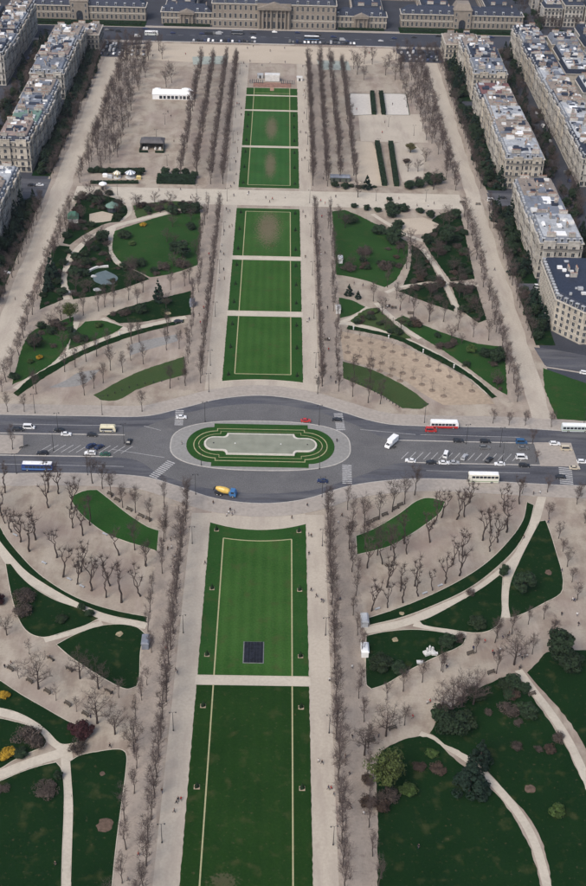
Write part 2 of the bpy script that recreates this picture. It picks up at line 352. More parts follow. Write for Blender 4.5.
# island
def capped(hx, hy, ex, ey, n=18, y0=408.6):
    """rectangle hx*hy with half-ellipse ends of half height ey reaching out to ex"""
    p = [(-hx,-hy),(hx,-hy)]
    for i in range(n+1):
        t = -PI/2+PI*i/n; p.append((hx+(ex-hx)*math.cos(t), ey*math.sin(t)))
    p += [(hx,hy),(-hx,hy)]
    for i in range(n+1):
        t = PI/2+PI*i/n; p.append((-hx+(ex-hx)*math.cos(t), ey*math.sin(t)))
    return [(x, y+y0) for x, y in p]
isl = [(35.4*math.copysign(abs(math.cos(t))**.78, math.cos(t)), 408.8+17.4*math.copysign(abs(math.sin(t))**.72, math.sin(t))) for t in [2*PI*i/72 for i in range(72)]]
slab('island_pavement', isl, .14, M_PAVE, sm=False)
ribbon('kerb', isl, .45, .17, M_KERB, closed=True, h=.2, sm=False)
slab('island_lawn', capped(18.8,15.0,29.2,12.4), .22, M_BORDER, sm=False)
slab('island_edging', capped(17.55,11.4,26.45,9.7), .26, M_LINE, sm=False)
slab('island_lawn', capped(17.2,11.0,26.1,9.3), .30, M_BORDER, sm=False)
slab('island_edging', capped(16.1,9.2,24.5,7.45), .33, M_LINE, sm=False)
slab('island_lawn', capped(15.9,9.0,24.2,7.2), .36, M_BORDER, sm=False)

# ---- central lawns on the axis
def conc(y, a, n=12, w=17.27, up_=True):
    """a row of points at y whose middle is drawn in by a"""
    return [(-w+2*w*i/n, y+a*(1-((2*i/n)-1)**2)) for i in range(n+1)]
W = 17.27
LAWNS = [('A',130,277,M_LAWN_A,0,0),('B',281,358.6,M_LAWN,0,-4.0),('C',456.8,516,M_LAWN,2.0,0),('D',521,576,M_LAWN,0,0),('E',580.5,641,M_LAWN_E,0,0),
         ('F',669.5,733,M_LAWN_F,0,0),('G',736,799,M_LAWN_F,0,0),('H',801.5,829,M_LAWN,0,0),('I',831,846,M_LAWN,0,0)]
for nm, y0, y1, m, a0, a1 in LAWNS:
    ins = 12.1
    lo = conc(y0, a0); hi = list(reversed(conc(y1, a1)))
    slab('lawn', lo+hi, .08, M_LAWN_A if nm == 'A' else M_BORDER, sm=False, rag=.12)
    ib, it = y0+.02, y1-.02
    c0 = a0 != 0; c1 = nm in 'B'
    b0 = y0+ (6.6 if nm == 'C' else 4.5 if nm == 'F' else 0); t1 = y1-(9.2 if nm == 'B' else 4.5 if nm == 'E' else 0)
    inner = [(-ins,b0),(ins,b0),(ins,t1),(-ins,t1)] if nm != 'B' else [(-ins,b0),(ins,b0)]+[(ins-2*ins*i/8, t1-1.3*(1-((2*i/8)-1)**2)) for i in range(9)]
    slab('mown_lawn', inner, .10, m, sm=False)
    wl_ = .42
    for sx in (-1, 1): ribbon('lawn_edging', [(sx*ins,b0),(sx*ins,t1)], wl_, .125, M_LINE, h=.06, sm=False)
    if nm in 'CF': ribbon('lawn_edging', [(-ins,b0),(ins,b0)], wl_, .128, M_LINE, h=.06, sm=False)
    if nm in 'BE': ribbon('lawn_edging', list(reversed(inner[2:] if nm == 'B' else [(ins,t1),(-ins,t1)])), wl_, .128, M_LINE, h=.06, sm=False)
    if nm == 'I': ribbon('lawn_edging', [(-ins,y0+4),(ins,y0+4)], wl_, .128, M_LINE, h=.06, sm=False)
    ribbon('lawn_kerb', lo, .3, .12, M_PATH, h=.15, sm=False); ribbon('lawn_kerb', hi, .3, .12, M_PATH, h=.15, sm=False)
for (y0, y1) in ((276.9,281.1),(516,521),(576,580.5),(733,736),(799,801.5),(829,831)):
    slab('cross_path', [(-W-.5,y0+.3),(W+.5,y0+.3),(W+.5,y1-.3),(-W-.5,y1-.3)], .05, M_PATH, sm=False)
# promenades flanking the lawns, cross walks, side alleys and the sandy square
def rect(name, x0, x1, y0, y1, z, m): return slab(name, [(x0,y0),(x1,y0),(x1,y1),(x0,y1)], z, m, sm=False)
rect('promenade', -24.2, -W+.2, 60, 364, .016, M_PROM); rect('promenade', W-.2, 24.0, 60, 364, .016, M_PROM)
rect('promenade', -24.2, -W+.2, 450, 906, .016, M_PROM); rect('promenade', W-.2, 24.0, 450, 906, .016, M_PROM)
rect('promenade', -W+.2, W-.2, 353, 366, .014, M_PROM); rect('promenade', -W+.2, W-.2, 449, 460, .014, M_PROM)
for sx in (-1, 1):
    for y0, y1 in ((100,368),(449,643),(668,905)): slab('leaf_litter', [(sx*24.6,y0),(sx*35.2,y0),(sx*35.2,y1),(sx*24.6,y1)], .012, M_LITTER, sm=False, rag=.7)
    slab('leaf_litter', [(sx*95,676),(sx*109.5,672),(sx*109.5,936),(sx*95,936)], .013, M_LITTER, rag=.9)
    slab('leaf_litter', [(sx*103,445),(sx*110,445),(sx*110,640),(sx*104,640)], .013, M_LITTER, sm=False, rag=.9)
    slab('leaf_litter', [(sx*120.5,500),(sx*124.6,500),(sx*124.6,930),(sx*120.5,930)], .015, M_LITTER, sm=False, rag=.7)
rect('cross_walk', -108, 108, 645, 666.5, .022, M_PATH)
def wavy(name, x0, x1, y0, y1, z, m, amp, seed):
    r = random.Random(seed); n = int((y1-y0)/9); a = [(x0+r.uniform(-amp,amp), y0+(y1-y0)*i/n) for i in range(n+1)]; b = [(x1+r.uniform(-amp,amp), y0+(y1-y0)*i/n) for i in range(n+1)]
    return slab(name, b+list(reversed(a)), z, m)
wavy('side_alley', 111.5, 119.5, 432, 911, .023, M_PROM, .5, 3); wavy('side_alley', -121.5, -111.5, 432, 907, .023, M_PROM, .5, 4)
rect('side_ground', -126, -124, 440, 930, .018, M_GRAVEL)
slab('square_sand', [(-108,907),(-60,900),(0,902),(62,900),(78,908),(96,925),(88,944),(-90,944),(-110,935)], .028, M_SAND, corner=20)
slab('square_sand', [(56,748),(98,748),(97,800),(57,800)], .018, M_PROM)
# road before the long facade
rect('road', -420, 420, 950, 984.5, .034, M_ASPH2)
rect('kerb', -92, 90, 948.2, 949.6, .16, M_KERB); rect('sidewalk', -420, -92, 944, 950, .13, M_SIDE); rect('sidewalk', 90, 420, 944, 950, .13, M_SIDE)
rect('sidewalk', -420, 420, 984.5, 989.5, .14, M_SIDE)
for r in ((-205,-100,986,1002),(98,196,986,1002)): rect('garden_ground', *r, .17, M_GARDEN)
for x in range(-100, 101, 9): ribbon('lane_line', [(x,966.5),(x+4,966.5)], .25, .06, M_PAINT, h=.008, sm=False)
rect('parking_ground', -128, -92, 908, 944, .027, M_ASPH2); rect('parking_ground', 92, 128, 912, 944, .027, M_ASPH2)
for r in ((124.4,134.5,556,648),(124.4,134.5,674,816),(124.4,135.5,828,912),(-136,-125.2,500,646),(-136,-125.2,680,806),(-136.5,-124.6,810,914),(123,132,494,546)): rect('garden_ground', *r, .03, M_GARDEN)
# streets between the apartment blocks and by the corner house
for r in ((-178,-155,440,985),(155,178,400,985)): rect('street', *r, .020, M_ASPH2)
rect('street', -156, -124, 648, 676, .022, M_ASPH); rect('street', 124, 156, 652, 670, .022, M_ASPH); rect('street', 124, 156, 548, 558, .022, M_ASPH)
slab('street', [(121.8,492),(124,476),(150,469),(200,462),(200,476),(150,484),(128,491)], .026, M_ASPH)
ribbon('kerb', [(123.5,474.6),(150,467.6),(200,460.6)], 1.0, .14, M_SIDE, h=.15)

# ---- garden lawns (traced in plan)
GL = []
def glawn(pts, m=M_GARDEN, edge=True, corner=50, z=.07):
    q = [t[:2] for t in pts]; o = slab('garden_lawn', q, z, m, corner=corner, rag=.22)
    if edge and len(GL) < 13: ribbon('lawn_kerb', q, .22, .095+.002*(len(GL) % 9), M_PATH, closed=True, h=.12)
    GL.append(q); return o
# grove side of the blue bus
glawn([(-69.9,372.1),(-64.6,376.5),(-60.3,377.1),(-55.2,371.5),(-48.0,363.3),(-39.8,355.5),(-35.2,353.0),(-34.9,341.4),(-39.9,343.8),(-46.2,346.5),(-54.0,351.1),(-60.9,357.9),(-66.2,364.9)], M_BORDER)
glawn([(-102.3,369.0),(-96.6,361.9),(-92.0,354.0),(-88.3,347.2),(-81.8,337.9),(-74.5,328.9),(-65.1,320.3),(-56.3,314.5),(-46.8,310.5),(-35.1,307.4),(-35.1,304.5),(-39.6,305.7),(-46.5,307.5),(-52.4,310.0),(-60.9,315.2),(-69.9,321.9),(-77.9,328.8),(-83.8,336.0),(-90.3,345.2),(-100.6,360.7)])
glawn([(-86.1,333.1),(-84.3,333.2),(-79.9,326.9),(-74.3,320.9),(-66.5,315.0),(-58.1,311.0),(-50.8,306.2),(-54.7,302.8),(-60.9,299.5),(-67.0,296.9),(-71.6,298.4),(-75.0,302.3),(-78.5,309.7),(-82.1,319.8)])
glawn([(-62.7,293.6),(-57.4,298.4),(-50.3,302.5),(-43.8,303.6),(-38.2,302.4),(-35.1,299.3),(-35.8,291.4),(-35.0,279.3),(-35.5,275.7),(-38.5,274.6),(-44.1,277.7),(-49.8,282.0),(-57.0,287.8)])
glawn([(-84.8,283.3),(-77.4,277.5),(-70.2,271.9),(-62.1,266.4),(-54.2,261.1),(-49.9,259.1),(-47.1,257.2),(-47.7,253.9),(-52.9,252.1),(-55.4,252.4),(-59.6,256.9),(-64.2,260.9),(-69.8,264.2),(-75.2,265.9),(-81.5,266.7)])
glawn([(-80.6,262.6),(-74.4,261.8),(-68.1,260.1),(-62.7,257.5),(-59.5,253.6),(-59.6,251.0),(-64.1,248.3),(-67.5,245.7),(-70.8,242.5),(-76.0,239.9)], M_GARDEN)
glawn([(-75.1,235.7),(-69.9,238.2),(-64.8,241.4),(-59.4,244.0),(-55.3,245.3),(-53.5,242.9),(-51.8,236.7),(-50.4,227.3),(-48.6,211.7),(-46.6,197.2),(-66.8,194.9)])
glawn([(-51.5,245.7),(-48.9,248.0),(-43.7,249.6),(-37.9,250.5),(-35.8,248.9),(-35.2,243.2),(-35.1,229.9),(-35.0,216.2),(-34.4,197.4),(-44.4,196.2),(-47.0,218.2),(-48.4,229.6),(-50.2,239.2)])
# grove side of the cream bus
glawn([(35.1,352.1),(41.7,356.4),(51.4,365.5),(58.3,373.4),(63.2,375.9),(69.3,373.7),(67.0,367.2),(61.8,360.7),(51.8,350.6),(45.5,345.7),(34.9,341.4)], M_BORDER)
glawn([(99.9,374.4),(96.6,363.0),(89.4,350.5),(80.2,338.5),(70.4,329.2),(58.0,320.1),(46.2,313.1),(37.3,308.7),(37.4,305.1),(48.7,309.4),(61.9,317.0),(72.7,324.8),(82.7,335.1),(91.8,347.0),(98.5,360.6),(102.3,372.4)])
glawn([(53.8,307.5),(57.7,309.6),(67.6,317.2),(77.0,325.0),(83.7,331.8),(84.7,330.7),(82.9,320.8),(81.5,311.3),(78.6,305.1),(72.7,302.3),(63.3,303.7),(55.2,305.5)])
glawn([(102.7,362.7),(105.1,363.3),(105.6,348.6),(104.2,324.6),(95.7,316.8),(87.8,311.4),(84.1,309.9),(84.4,316.6),(86.7,327.4),(92.4,341.1),(98.1,353.2)])
glawn([(36.0,300.1),(42.7,302.2),(52.3,303.4),(61.7,302.1),(68.3,299.8),(66.5,296.3),(57.9,290.9),(48.0,284.1),(41.1,278.5),(36.4,276.2),(34.9,278.3)])
glawn([(36.7,248.6),(42.0,254.3),(49.6,257.2),(54.4,255.0),(58.6,249.0),(62.9,244.1),(66.1,241.1),(70.9,232.8),(74.2,223.9),(76.1,215.7),(76.8,200.1),(33.5,194.6),(35.5,227.5)], edge=False)
glawn([(52.8,258.6),(56.6,265.4),(63.8,272.5),(70.9,278.0),(79.4,282.7),(82.6,282.2),(85.3,274.7),(88.4,266.1),(91.6,256.1),(93.8,245.0),(95.3,231.5),(89.1,195.4),(79.4,200.2),(79.6,218.5),(76.8,229.0),(72.1,237.0),(67.3,245.3),(61.3,251.3),(56.8,254.4)], edge=False)
glawn([(85.6,284.6),(90.0,289.3),(94.1,294.0),(110.7,295.0),(102.7,242.3),(98.7,249.9),(96.5,259.7),(93.5,267.9),(90.1,275.3)], edge=False)
# garden with the pond
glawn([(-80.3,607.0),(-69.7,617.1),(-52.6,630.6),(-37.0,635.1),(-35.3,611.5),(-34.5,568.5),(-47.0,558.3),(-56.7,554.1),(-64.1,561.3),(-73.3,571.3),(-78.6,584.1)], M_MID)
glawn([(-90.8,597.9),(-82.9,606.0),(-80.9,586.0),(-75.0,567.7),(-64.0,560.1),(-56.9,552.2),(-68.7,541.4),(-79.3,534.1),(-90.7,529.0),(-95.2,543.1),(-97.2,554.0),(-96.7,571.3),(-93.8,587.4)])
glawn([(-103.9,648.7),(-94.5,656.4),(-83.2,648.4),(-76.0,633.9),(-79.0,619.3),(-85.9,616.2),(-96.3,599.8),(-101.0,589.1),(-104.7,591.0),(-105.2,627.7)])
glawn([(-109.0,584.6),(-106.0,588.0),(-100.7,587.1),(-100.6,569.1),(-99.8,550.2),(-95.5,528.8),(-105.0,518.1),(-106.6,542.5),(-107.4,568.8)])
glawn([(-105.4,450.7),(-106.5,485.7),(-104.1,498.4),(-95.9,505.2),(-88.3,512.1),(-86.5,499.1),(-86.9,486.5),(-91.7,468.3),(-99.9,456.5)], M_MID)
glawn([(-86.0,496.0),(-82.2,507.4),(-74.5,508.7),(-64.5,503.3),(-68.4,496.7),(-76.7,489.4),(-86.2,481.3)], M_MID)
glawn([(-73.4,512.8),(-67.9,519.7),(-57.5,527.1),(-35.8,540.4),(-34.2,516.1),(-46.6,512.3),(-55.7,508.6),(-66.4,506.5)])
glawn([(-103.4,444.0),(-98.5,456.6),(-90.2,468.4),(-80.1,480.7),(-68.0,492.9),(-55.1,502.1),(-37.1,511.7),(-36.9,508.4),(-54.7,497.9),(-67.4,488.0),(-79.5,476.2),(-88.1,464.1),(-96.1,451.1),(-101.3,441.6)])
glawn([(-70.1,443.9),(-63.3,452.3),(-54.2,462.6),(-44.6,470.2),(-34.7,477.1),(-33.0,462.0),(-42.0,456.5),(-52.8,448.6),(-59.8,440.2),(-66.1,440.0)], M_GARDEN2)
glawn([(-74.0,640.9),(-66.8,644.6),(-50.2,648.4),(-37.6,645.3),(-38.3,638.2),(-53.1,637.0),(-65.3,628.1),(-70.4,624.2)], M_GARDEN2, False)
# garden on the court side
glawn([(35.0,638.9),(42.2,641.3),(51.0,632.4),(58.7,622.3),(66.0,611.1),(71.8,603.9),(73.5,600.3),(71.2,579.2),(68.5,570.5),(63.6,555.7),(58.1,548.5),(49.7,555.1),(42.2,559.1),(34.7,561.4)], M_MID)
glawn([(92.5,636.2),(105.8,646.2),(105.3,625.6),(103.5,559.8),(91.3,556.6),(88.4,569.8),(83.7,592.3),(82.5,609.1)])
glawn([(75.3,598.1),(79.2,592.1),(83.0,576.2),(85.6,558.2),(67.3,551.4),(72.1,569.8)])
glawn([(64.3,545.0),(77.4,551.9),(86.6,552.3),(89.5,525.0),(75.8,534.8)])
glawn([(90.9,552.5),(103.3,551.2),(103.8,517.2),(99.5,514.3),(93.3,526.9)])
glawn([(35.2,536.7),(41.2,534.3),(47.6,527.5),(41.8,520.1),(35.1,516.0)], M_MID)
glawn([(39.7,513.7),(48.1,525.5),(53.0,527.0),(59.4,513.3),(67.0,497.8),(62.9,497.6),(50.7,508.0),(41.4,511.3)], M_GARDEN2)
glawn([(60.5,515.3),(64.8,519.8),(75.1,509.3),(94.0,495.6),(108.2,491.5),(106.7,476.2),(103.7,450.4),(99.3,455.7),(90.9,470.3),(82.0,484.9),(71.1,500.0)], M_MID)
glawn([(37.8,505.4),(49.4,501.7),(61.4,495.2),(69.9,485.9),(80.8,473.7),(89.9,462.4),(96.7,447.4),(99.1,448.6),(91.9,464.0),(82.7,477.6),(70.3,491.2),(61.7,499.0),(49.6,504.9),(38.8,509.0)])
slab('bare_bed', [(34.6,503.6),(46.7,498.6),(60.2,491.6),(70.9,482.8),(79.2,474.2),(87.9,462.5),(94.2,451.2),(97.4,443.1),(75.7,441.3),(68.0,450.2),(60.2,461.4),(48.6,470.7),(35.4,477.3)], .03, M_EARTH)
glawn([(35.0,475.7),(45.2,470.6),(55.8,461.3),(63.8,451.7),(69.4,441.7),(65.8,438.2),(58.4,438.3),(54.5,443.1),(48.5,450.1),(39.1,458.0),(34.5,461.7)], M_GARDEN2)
glawn([(122.7,473.6),(140.9,460.0),(180.2,429.8),(179.5,427.5),(133.4,431.2),(121.6,432.3),(120.6,455.1)], M_MID, False)
# pale garden paths
for gi, (w, pts) in enumerate(((3.4, [(-99.4,354.7),(-89.8,342.4),(-83.1,331.9),(-73.4,322.7),(-64.4,316.0),(-55.7,310.2),(-49.7,306.7),(-35.0,303.3)]), (2.6, [(-66.8,295.7),(-59.7,299.0),(-49.4,304.1)]),
    (3.4, [(-81.3,265.7),(-74.9,264.5),(-68.5,262.6),(-63.0,259.6),(-58.2,254.3),(-53.5,249.8),(-51.8,242.9),(-49.4,229.6),(-48.0,216.0),(-45.6,197.2)]), (3.4, [(-75.5,237.5),(-70.4,240.4),(-63.4,244.5),(-53.4,249.2)]),
    (3.2, [(35.9,302.6),(48.4,306.4),(60.1,313.2),(72.3,321.2),(82.1,330.6),(90.9,341.1),(98.5,355.6),(102.1,365.7),(106.5,378.9)]), (2.6, [(82.7,309.9),(84.0,320.8),(86.9,331.9),(94.3,348.2)]), (2.6, [(51.9,306.2),(61.9,303.3),(68.5,301.0)]),
    (2.4, [(49.7,258.2),(55.6,254.7),(61.2,250.2),(67.0,242.9),(71.8,235.0),(75.6,226.5),(77.7,217.1),(78.6,200.2)]), (2.6, [(83.1,285.5),(86.3,276.9),(89.9,267.8),(93.1,257.4),(95.5,244.2),(96.5,231.5)]),
    (3.0, [(-103.4,447.5),(-93.9,463.9),(-85.6,477.4),(-75.0,487.9),(-65.4,496.8),(-53.8,504.7),(-36.4,513.7)]), (2.6, [(-85.8,478.9),(-86.3,492.8),(-86.0,507.2)]), (2.4, [(-74.8,511.0),(-67.8,504.8),(-61.9,500.2)]),
    (3.4, [(-93.9,528.9),(-98.5,550.2),(-98.4,571.2),(-93.6,592.8),(-81.8,612.1),(-70.1,621.5),(-52.8,633.3)]), (3.2, [(-81.6,613.4),(-80.8,594.3),(-78.1,580.1),(-73.9,568.5)]), (3, [(-79.1,620.1),(-75.2,631.6),(-78.4,647.7),(-87.0,656.8)]),
    (3.2, [(34.3,511.7),(41.4,510.0),(50.6,505.5),(60.7,499.2),(69.4,491.5),(78.3,481.5),(88.6,467.9),(96.4,451.3)]), (2.6, [(35.5,511.8),(41.7,517.5),(48.8,527.6)]), (2.6, [(52.7,532.0),(65.3,505.6),(70.9,497.8)]),
    (2.6, [(80.3,594.2),(86.5,567.4),(89.6,540.8),(91.7,523.4)]), (2.4, [(58.3,543.0),(67.2,549.9),(84.3,554.4),(104.4,553.1)]), (2.6, [(57.0,636.6),(63.7,625.6),(73.6,610.8),(82.0,602.7)]))):
    ribbon('garden_path', pts, w, .033+.0025*gi if gi < 12 else .033+.0025*(gi-11), M_PATH, h=.05)
slab('play_ground', [(72.4,630.6),(84.7,633.5),(92.3,624.9),(86.6,613.6),(77.3,610.9),(70.7,619.3)], .085, M_SAND)
slab('play_ground', [(-96.1,628.2),(-89.7,632.2),(-83.4,628.9),(-83.6,619.9),(-89.7,617.4),(-94.7,617.1)], .085, M_SAND)
slab('pavement_patch', [(-59.7,486.6),(-53.3,491.1),(-39.4,497.4),(-38.6,491.0),(-52.4,481.9),(-58.7,477.1)], .024, M_PAVE)
slab('pavement_patch', [(-89.7,449.0),(-83.2,455.5),(-78.6,462.0),(-70.2,464.5),(-74.3,453.7),(-79.2,450.4)], .024, M_PAVE)
# sand courts
for q in ([(52.8,838.8),(66.8,838.6),(65.8,796.9),(51.3,794.5)], [(75.0,840.3),(91.5,840.4),(90.4,797.8),(74.6,797.1)]):
    slab('sand_court', q, .05, M_COURT, sm=False); ribbon('court_kerb', q+q[:1], .5, .16, M_EVER, h=.2, sm=False)
slab('play_ground', [(52.7,748.0),(62.9,746.5),(65.5,722.9),(65.6,677.0),(51.6,676.2),(50.3,713.6)], .03, M_SAND)
slab('play_ground', [(76.3,745.1),(87.2,752.5),(93.1,728.9),(89.8,691.9),(77.1,683.4),(75.7,715.2)], .03, M_PROM)
for q in ([(-58.7,912.4),(-32.8,917.0),(-32.6,897.5),(-57.0,894.3)], [(32.0,911.7),(54.9,910.5),(55.9,889.5),(34.3,889.6)]):
    slab('tennis_pad', q, .06, mat('pad_green',(0.31,0.345,0.31),var=.08,scale=.4), sm=False)

# ================================================================ VEGETATION prototypes
def ordn(n): return '%d%s' % (n, 'th' if 10 <= n % 100 <= 20 else {1:'st',2:'nd',3:'rd'}.get(n % 10, 'th'))
def rv(r): 
    while True:
        v = Vector((r.uniform(-1,1), r.uniform(-1,1), r.uniform(-1,1)))
        if 0.05 < v.length < 1: return v
def curve(a, b, r, n, wob, sag=0.0):
    out = [a]
    for i in range(1, n+1):
        t = i/n; p = a.lerp(b, t); w = wob*math.sin(PI*t)
        p = p+Vector((r.uniform(-w,w), r.uniform(-w,w), r.uniform(-w,w)*.5+sag*math.sin(PI*t))); out.append(p)
    return out
def bare_tree(seed, H, th, rx, ry, nl, nb, ntw, r0, mb_, mt_, tw=0.035, top=0.9):
    """clipped or spreading leafless tree: trunk mesh, crown mesh of limbs, branches and twigs"""
    r = random.Random(seed); T = MB(); C = MB()
    topz = H*top; tp = curve(Vector((0,0,-.1)), Vector((r.uniform(-.5,.5), r.uniform(-.5,.5), topz*.86)), r, 6, .22)
    T.tube(tp[:4], [r0*1.25, r0, r0*.85, r0*.7], 7)
    C.tube(tp[3:], [r0*.7, r0*.5, r0*.32, r0*.12], 5)
    def on_trunk(z):
        t = max(0, min(.999, z/(topz*.86)))*6; i = int(t); return tp[i].lerp(tp[i+1], t-i)
    for k in range(nl):
        f = (k+.5)/nl; z = th+(topz*.80-th)*f*.9; a = k*2.4+r.uniform(-.4,.4); s = on_trunk(z)
        e_z = min(H, z+r.uniform(.25,.5)*(H-th)); sh = math.sqrt(max(.12, 1-((e_z-th)/(H-th)-.45)**2*2.6))
        e = Vector((math.cos(a)*rx*sh*r.uniform(.75,1), math.sin(a)*ry*sh*r.uniform(.75,1), e_z))
        lp = curve(s, e, r, 3, .35, .3); lr = r0*(.42-.2*f)
        C.tube(lp, [lr, lr*.72, lr*.45, lr*.2], 4)
        for j in range(nb):
            t = r.uniform(.25, 1)*2.999; i = int(t); bs = lp[i].lerp(lp[i+1], t-i)
            d = rv(r); d.z = abs(d.z)*.9+.25; be = bs+Vector((d.x*rx*.45, d.y*ry*.45, d.z*H*.15))
            bp = curve(bs, be, r, 2, .2); C.tube(bp, [lr*.32, lr*.22, lr*.1], 3)
            for q in range(ntw):
                ts = bp[1].lerp(bp[2], r.random()) if r.random() < .7 else bp[0].lerp(bp[1], r.random())
                d = rv(r); d.z = d.z*.5+.45; te = ts+d*r.uniform(.9, 2.0); C.tube([ts, te], [tw, tw*.5], 3)
    return T.mesh('trunk', mb_), C.mesh('crown', mt_)
def pollard(seed, H, mb_, mt_):
    """knotty lopped tree: crooked stem, two to four bent limbs, brushes of shoots at the ends"""
    r = random.Random(seed); T = MB(); C = MB(); r0 = .28
    hz = H*r.uniform(.30,.42); lean = Vector((r.uniform(-1,1), r.uniform(-1,1), 0))
    tp = curve(Vector((0,0,-.1)), Vector((lean.x, lean.y, hz)), r, 4, .35); T.tube(tp, [r0*1.25, r0, r0*.92, r0*.86, r0*.8], 7)
    n = r.choice((2,2,3,3,4)); a0 = r.uniform(0, 6.28)
    for k in range(n):
        a = a0+k*2*PI/n+r.uniform(-.5,.5); out = r.uniform(1.2,3.0); z = H*r.uniform(.70,.9)
        e = tp[-1]+Vector((math.cos(a)*out, math.sin(a)*out, z-hz)); lp = curve(tp[-1]-Vector((0,0,.1)), e, r, 5, .75)
        C.tube(lp, [r0*.66, r0*.6, r0*.52, r0*.44, r0*.34, r0*.26], 5)
        heads = [lp[-1], lp[-1], lp[3]]
        for q in range(r.choice((1,2,2))):
            i = r.choice((2,3,4)); d = rv(r); d.z = abs(d.z)+.5; b = lp[i]+d*r.uniform(1.2,2.2); C.tube(curve(lp[i], b, r, 2, .3), [r0*.34, r0*.28, r0*.2], 4); heads += [b, b]
        for h in heads:
            for q in range(16):
                d = rv(r); d.z = d.z*.6+.55; C.tube([h, h+d*r.uniform(.8,2.3)], [.034,.014], 3)
    return T.mesh('trunk', mb_), C.mesh('crown', mt_)
def leafy(seed, shape, n, size, rx, rz, z0, core=True, nclump=16):
    """crown of leaf-sized faces gathered in clumps; shape 'round', 'cone' or 'open'"""
    r = random.Random(seed); C = MB(); cl = []
    for i in range(nclump):
        v = rv(r).normalized()*r.uniform(.45,.95)
        if shape == 'cone':
            t = r.random()**1.3; a = r.uniform(0, 6.28); q = (1-t)*r.uniform(.7,1.0); cl.append((Vector((math.cos(a)*q*rx, math.sin(a)*q*rx, z0+t*2*rz)), rx*.34*(1.1-t)))
        else: cl.append((Vector((v.x*rx*r.uniform(.6,1), v.y*rx*r.uniform(.6,1), z0+rz+v.z*rz*.8)), rx*r.uniform(.18,.42)))
    for i in range(n):
        c, cr = cl[r.randrange(len(cl))]; d = rv(r); d = d.normalized()*(d.length**.4)
        p = c+Vector((d.x*cr, d.y*cr, d.z*cr*(.8 if shape != 'cone' else .7)))
        if p.z < .02: p.z = r.uniform(.02,.3)
        nn = (d+rv(r)*.7+Vector((0,0,.35))).normalized(); a = nn.cross(Vector((r.random(), r.random(), .3))).normalized(); b = nn.cross(a); s = size*r.uniform(.6,1.3)
        C.quad(tuple(p-a*s-b*s*.6), tuple(p+a*s-b*s*.6), tuple(p+a*s*.7+b*s*.6), tuple(p-a*s*.7+b*s*.6))
    return C
WISP = [bare_tree(150+i, 12.0+.4*i, 3.0, 1.5+.06*i, 3.1+.1*i, 10+i % 3, 5, 7, .17, M_BARK, M_TWIG, .026) for i in range(9)]
PLANE = [bare_tree(100+i, 12.4+.35*i, 2.6+.15*i, 1.9+.06*i, 3.7+.08*i, 12+i % 3, 6, 8, .19, M_BARK, M_TWIG, .026) for i in range(9)]
LINDEN = [bare_tree(200+i, 9.5+.4*i, 2.4, 2.5+.1*i, 2.5+.1*i, 9+i % 3, 6, 7, .19, M_BARK, M_TWIG, .026) for i in range(6)]
CHEST = [bare_tree(300+i, 12.0, 2.6, 3.3, 3.5, 11+i % 3, 6, 8, .19, M_BARK, M_TWIG, .026) for i in range(7)]
SPREAD = [bare_tree(400+i, 14.5, 2.8, 6.2, 6.2, 12, 8, 9, .34, M_BARKD, M_TWIGD, .028) for i in range(5)]
YOUNG = [bare_tree(500+i, 7.5, 2.4, 1.6, 1.6, 8, 4, 4, .11, M_BARK, M_TWIG, .03) for i in range(3)]
SLIM = [bare_tree(520+i, 10.5, 3.2, 1.9, 1.9, 9, 5, 7, .15, M_BARKD, M_TWIGD, .026) for i in range(4)]
WHIP = [bare_tree(540+i, 4.2, 1.4, .9, .9, 5, 3, 3, .06, M_BARK, M_TWIG, .02) for i in range(3)]
POLL = [pollard(600+i, 14.0, M_BARKD, M_TWIGD) for i in range(14)]
def put_tree(name, protos, label, group, x, y, sc=1.0, rz=None, cat='tree', szx=None):
    k = RND.randrange(len(protos)); s = sc*RND.uniform(.80, 1.16)
    o = thing(name, label, cat, (x, y, 0), RND.uniform(0, 6.28) if rz is None else rz, group, (s*(szx or 1), s*(szx or 1), s))
    link('trunk', protos[k][0], o); link('crown', protos[k][1], o); return o

# ---- rows of clipped plane trees beside the promenades
def prow(x, y0, y1, st, label, group, protos=PLANE, name='plane_tree', sc=1.0, skip=(), jx=.35, jy=.6, rz=True):
    y = y0; k = 0
    while y < y1:
        if not any(a <= y <= b for a, b in skip):
            k += 1; put_tree(name, protos, label % ordn(k), group, x+RND.uniform(-jx,jx), y+RND.uniform(-jy,jy), sc, RND.choice((0, PI)) if rz else None)
        y += st
for x, side, inner in ((-26.3,'tent',1),(-33.2,'tent',0),(25.4,'court',1),(33.4,'court',0)):
    rowt = 'promenade row' if inner else 'second row'; bs = 'blue bus' if x < 0 else 'cream bus'; j = 0 if inner else .9; sp = 7.4 if inner else 9.5; sc = 1 if inner else .82
    prow(x, 196, 371, sp, 'bare plane tree, %%s in the %s before the avenue, %s side' % (rowt, bs), 'plane tree rows before the avenue', PLANE if inner else WISP, sc=sc, skip=((278,284),) if not inner else (), jx=.35+j)
    prow(x, 455, 640, sp-1, 'bare plane tree, %%s past the avenue in the %s, %s side' % (rowt, side), 'plane tree rows beyond the fountain', WISP, sc=sc*.9, jx=.35+j)
    prow(x, 674, 905, 8.6, 'bare plane tree, %%s past the cross walk in the %s, %s side' % (rowt, side), 'plane tree rows near the long facade')
for x in (-42.3,-51,41.2,49.6):
    prow(x, 682, 895, 9.5, 'bare tree, %%s past the cross walk in the %s row, %s side' % ('third' if abs(x) < 45 else 'fourth', 'tent' if x < 0 else 'court'), 'outer tree rows near the long facade', PLANE, 'plane_tree', jx=.7)
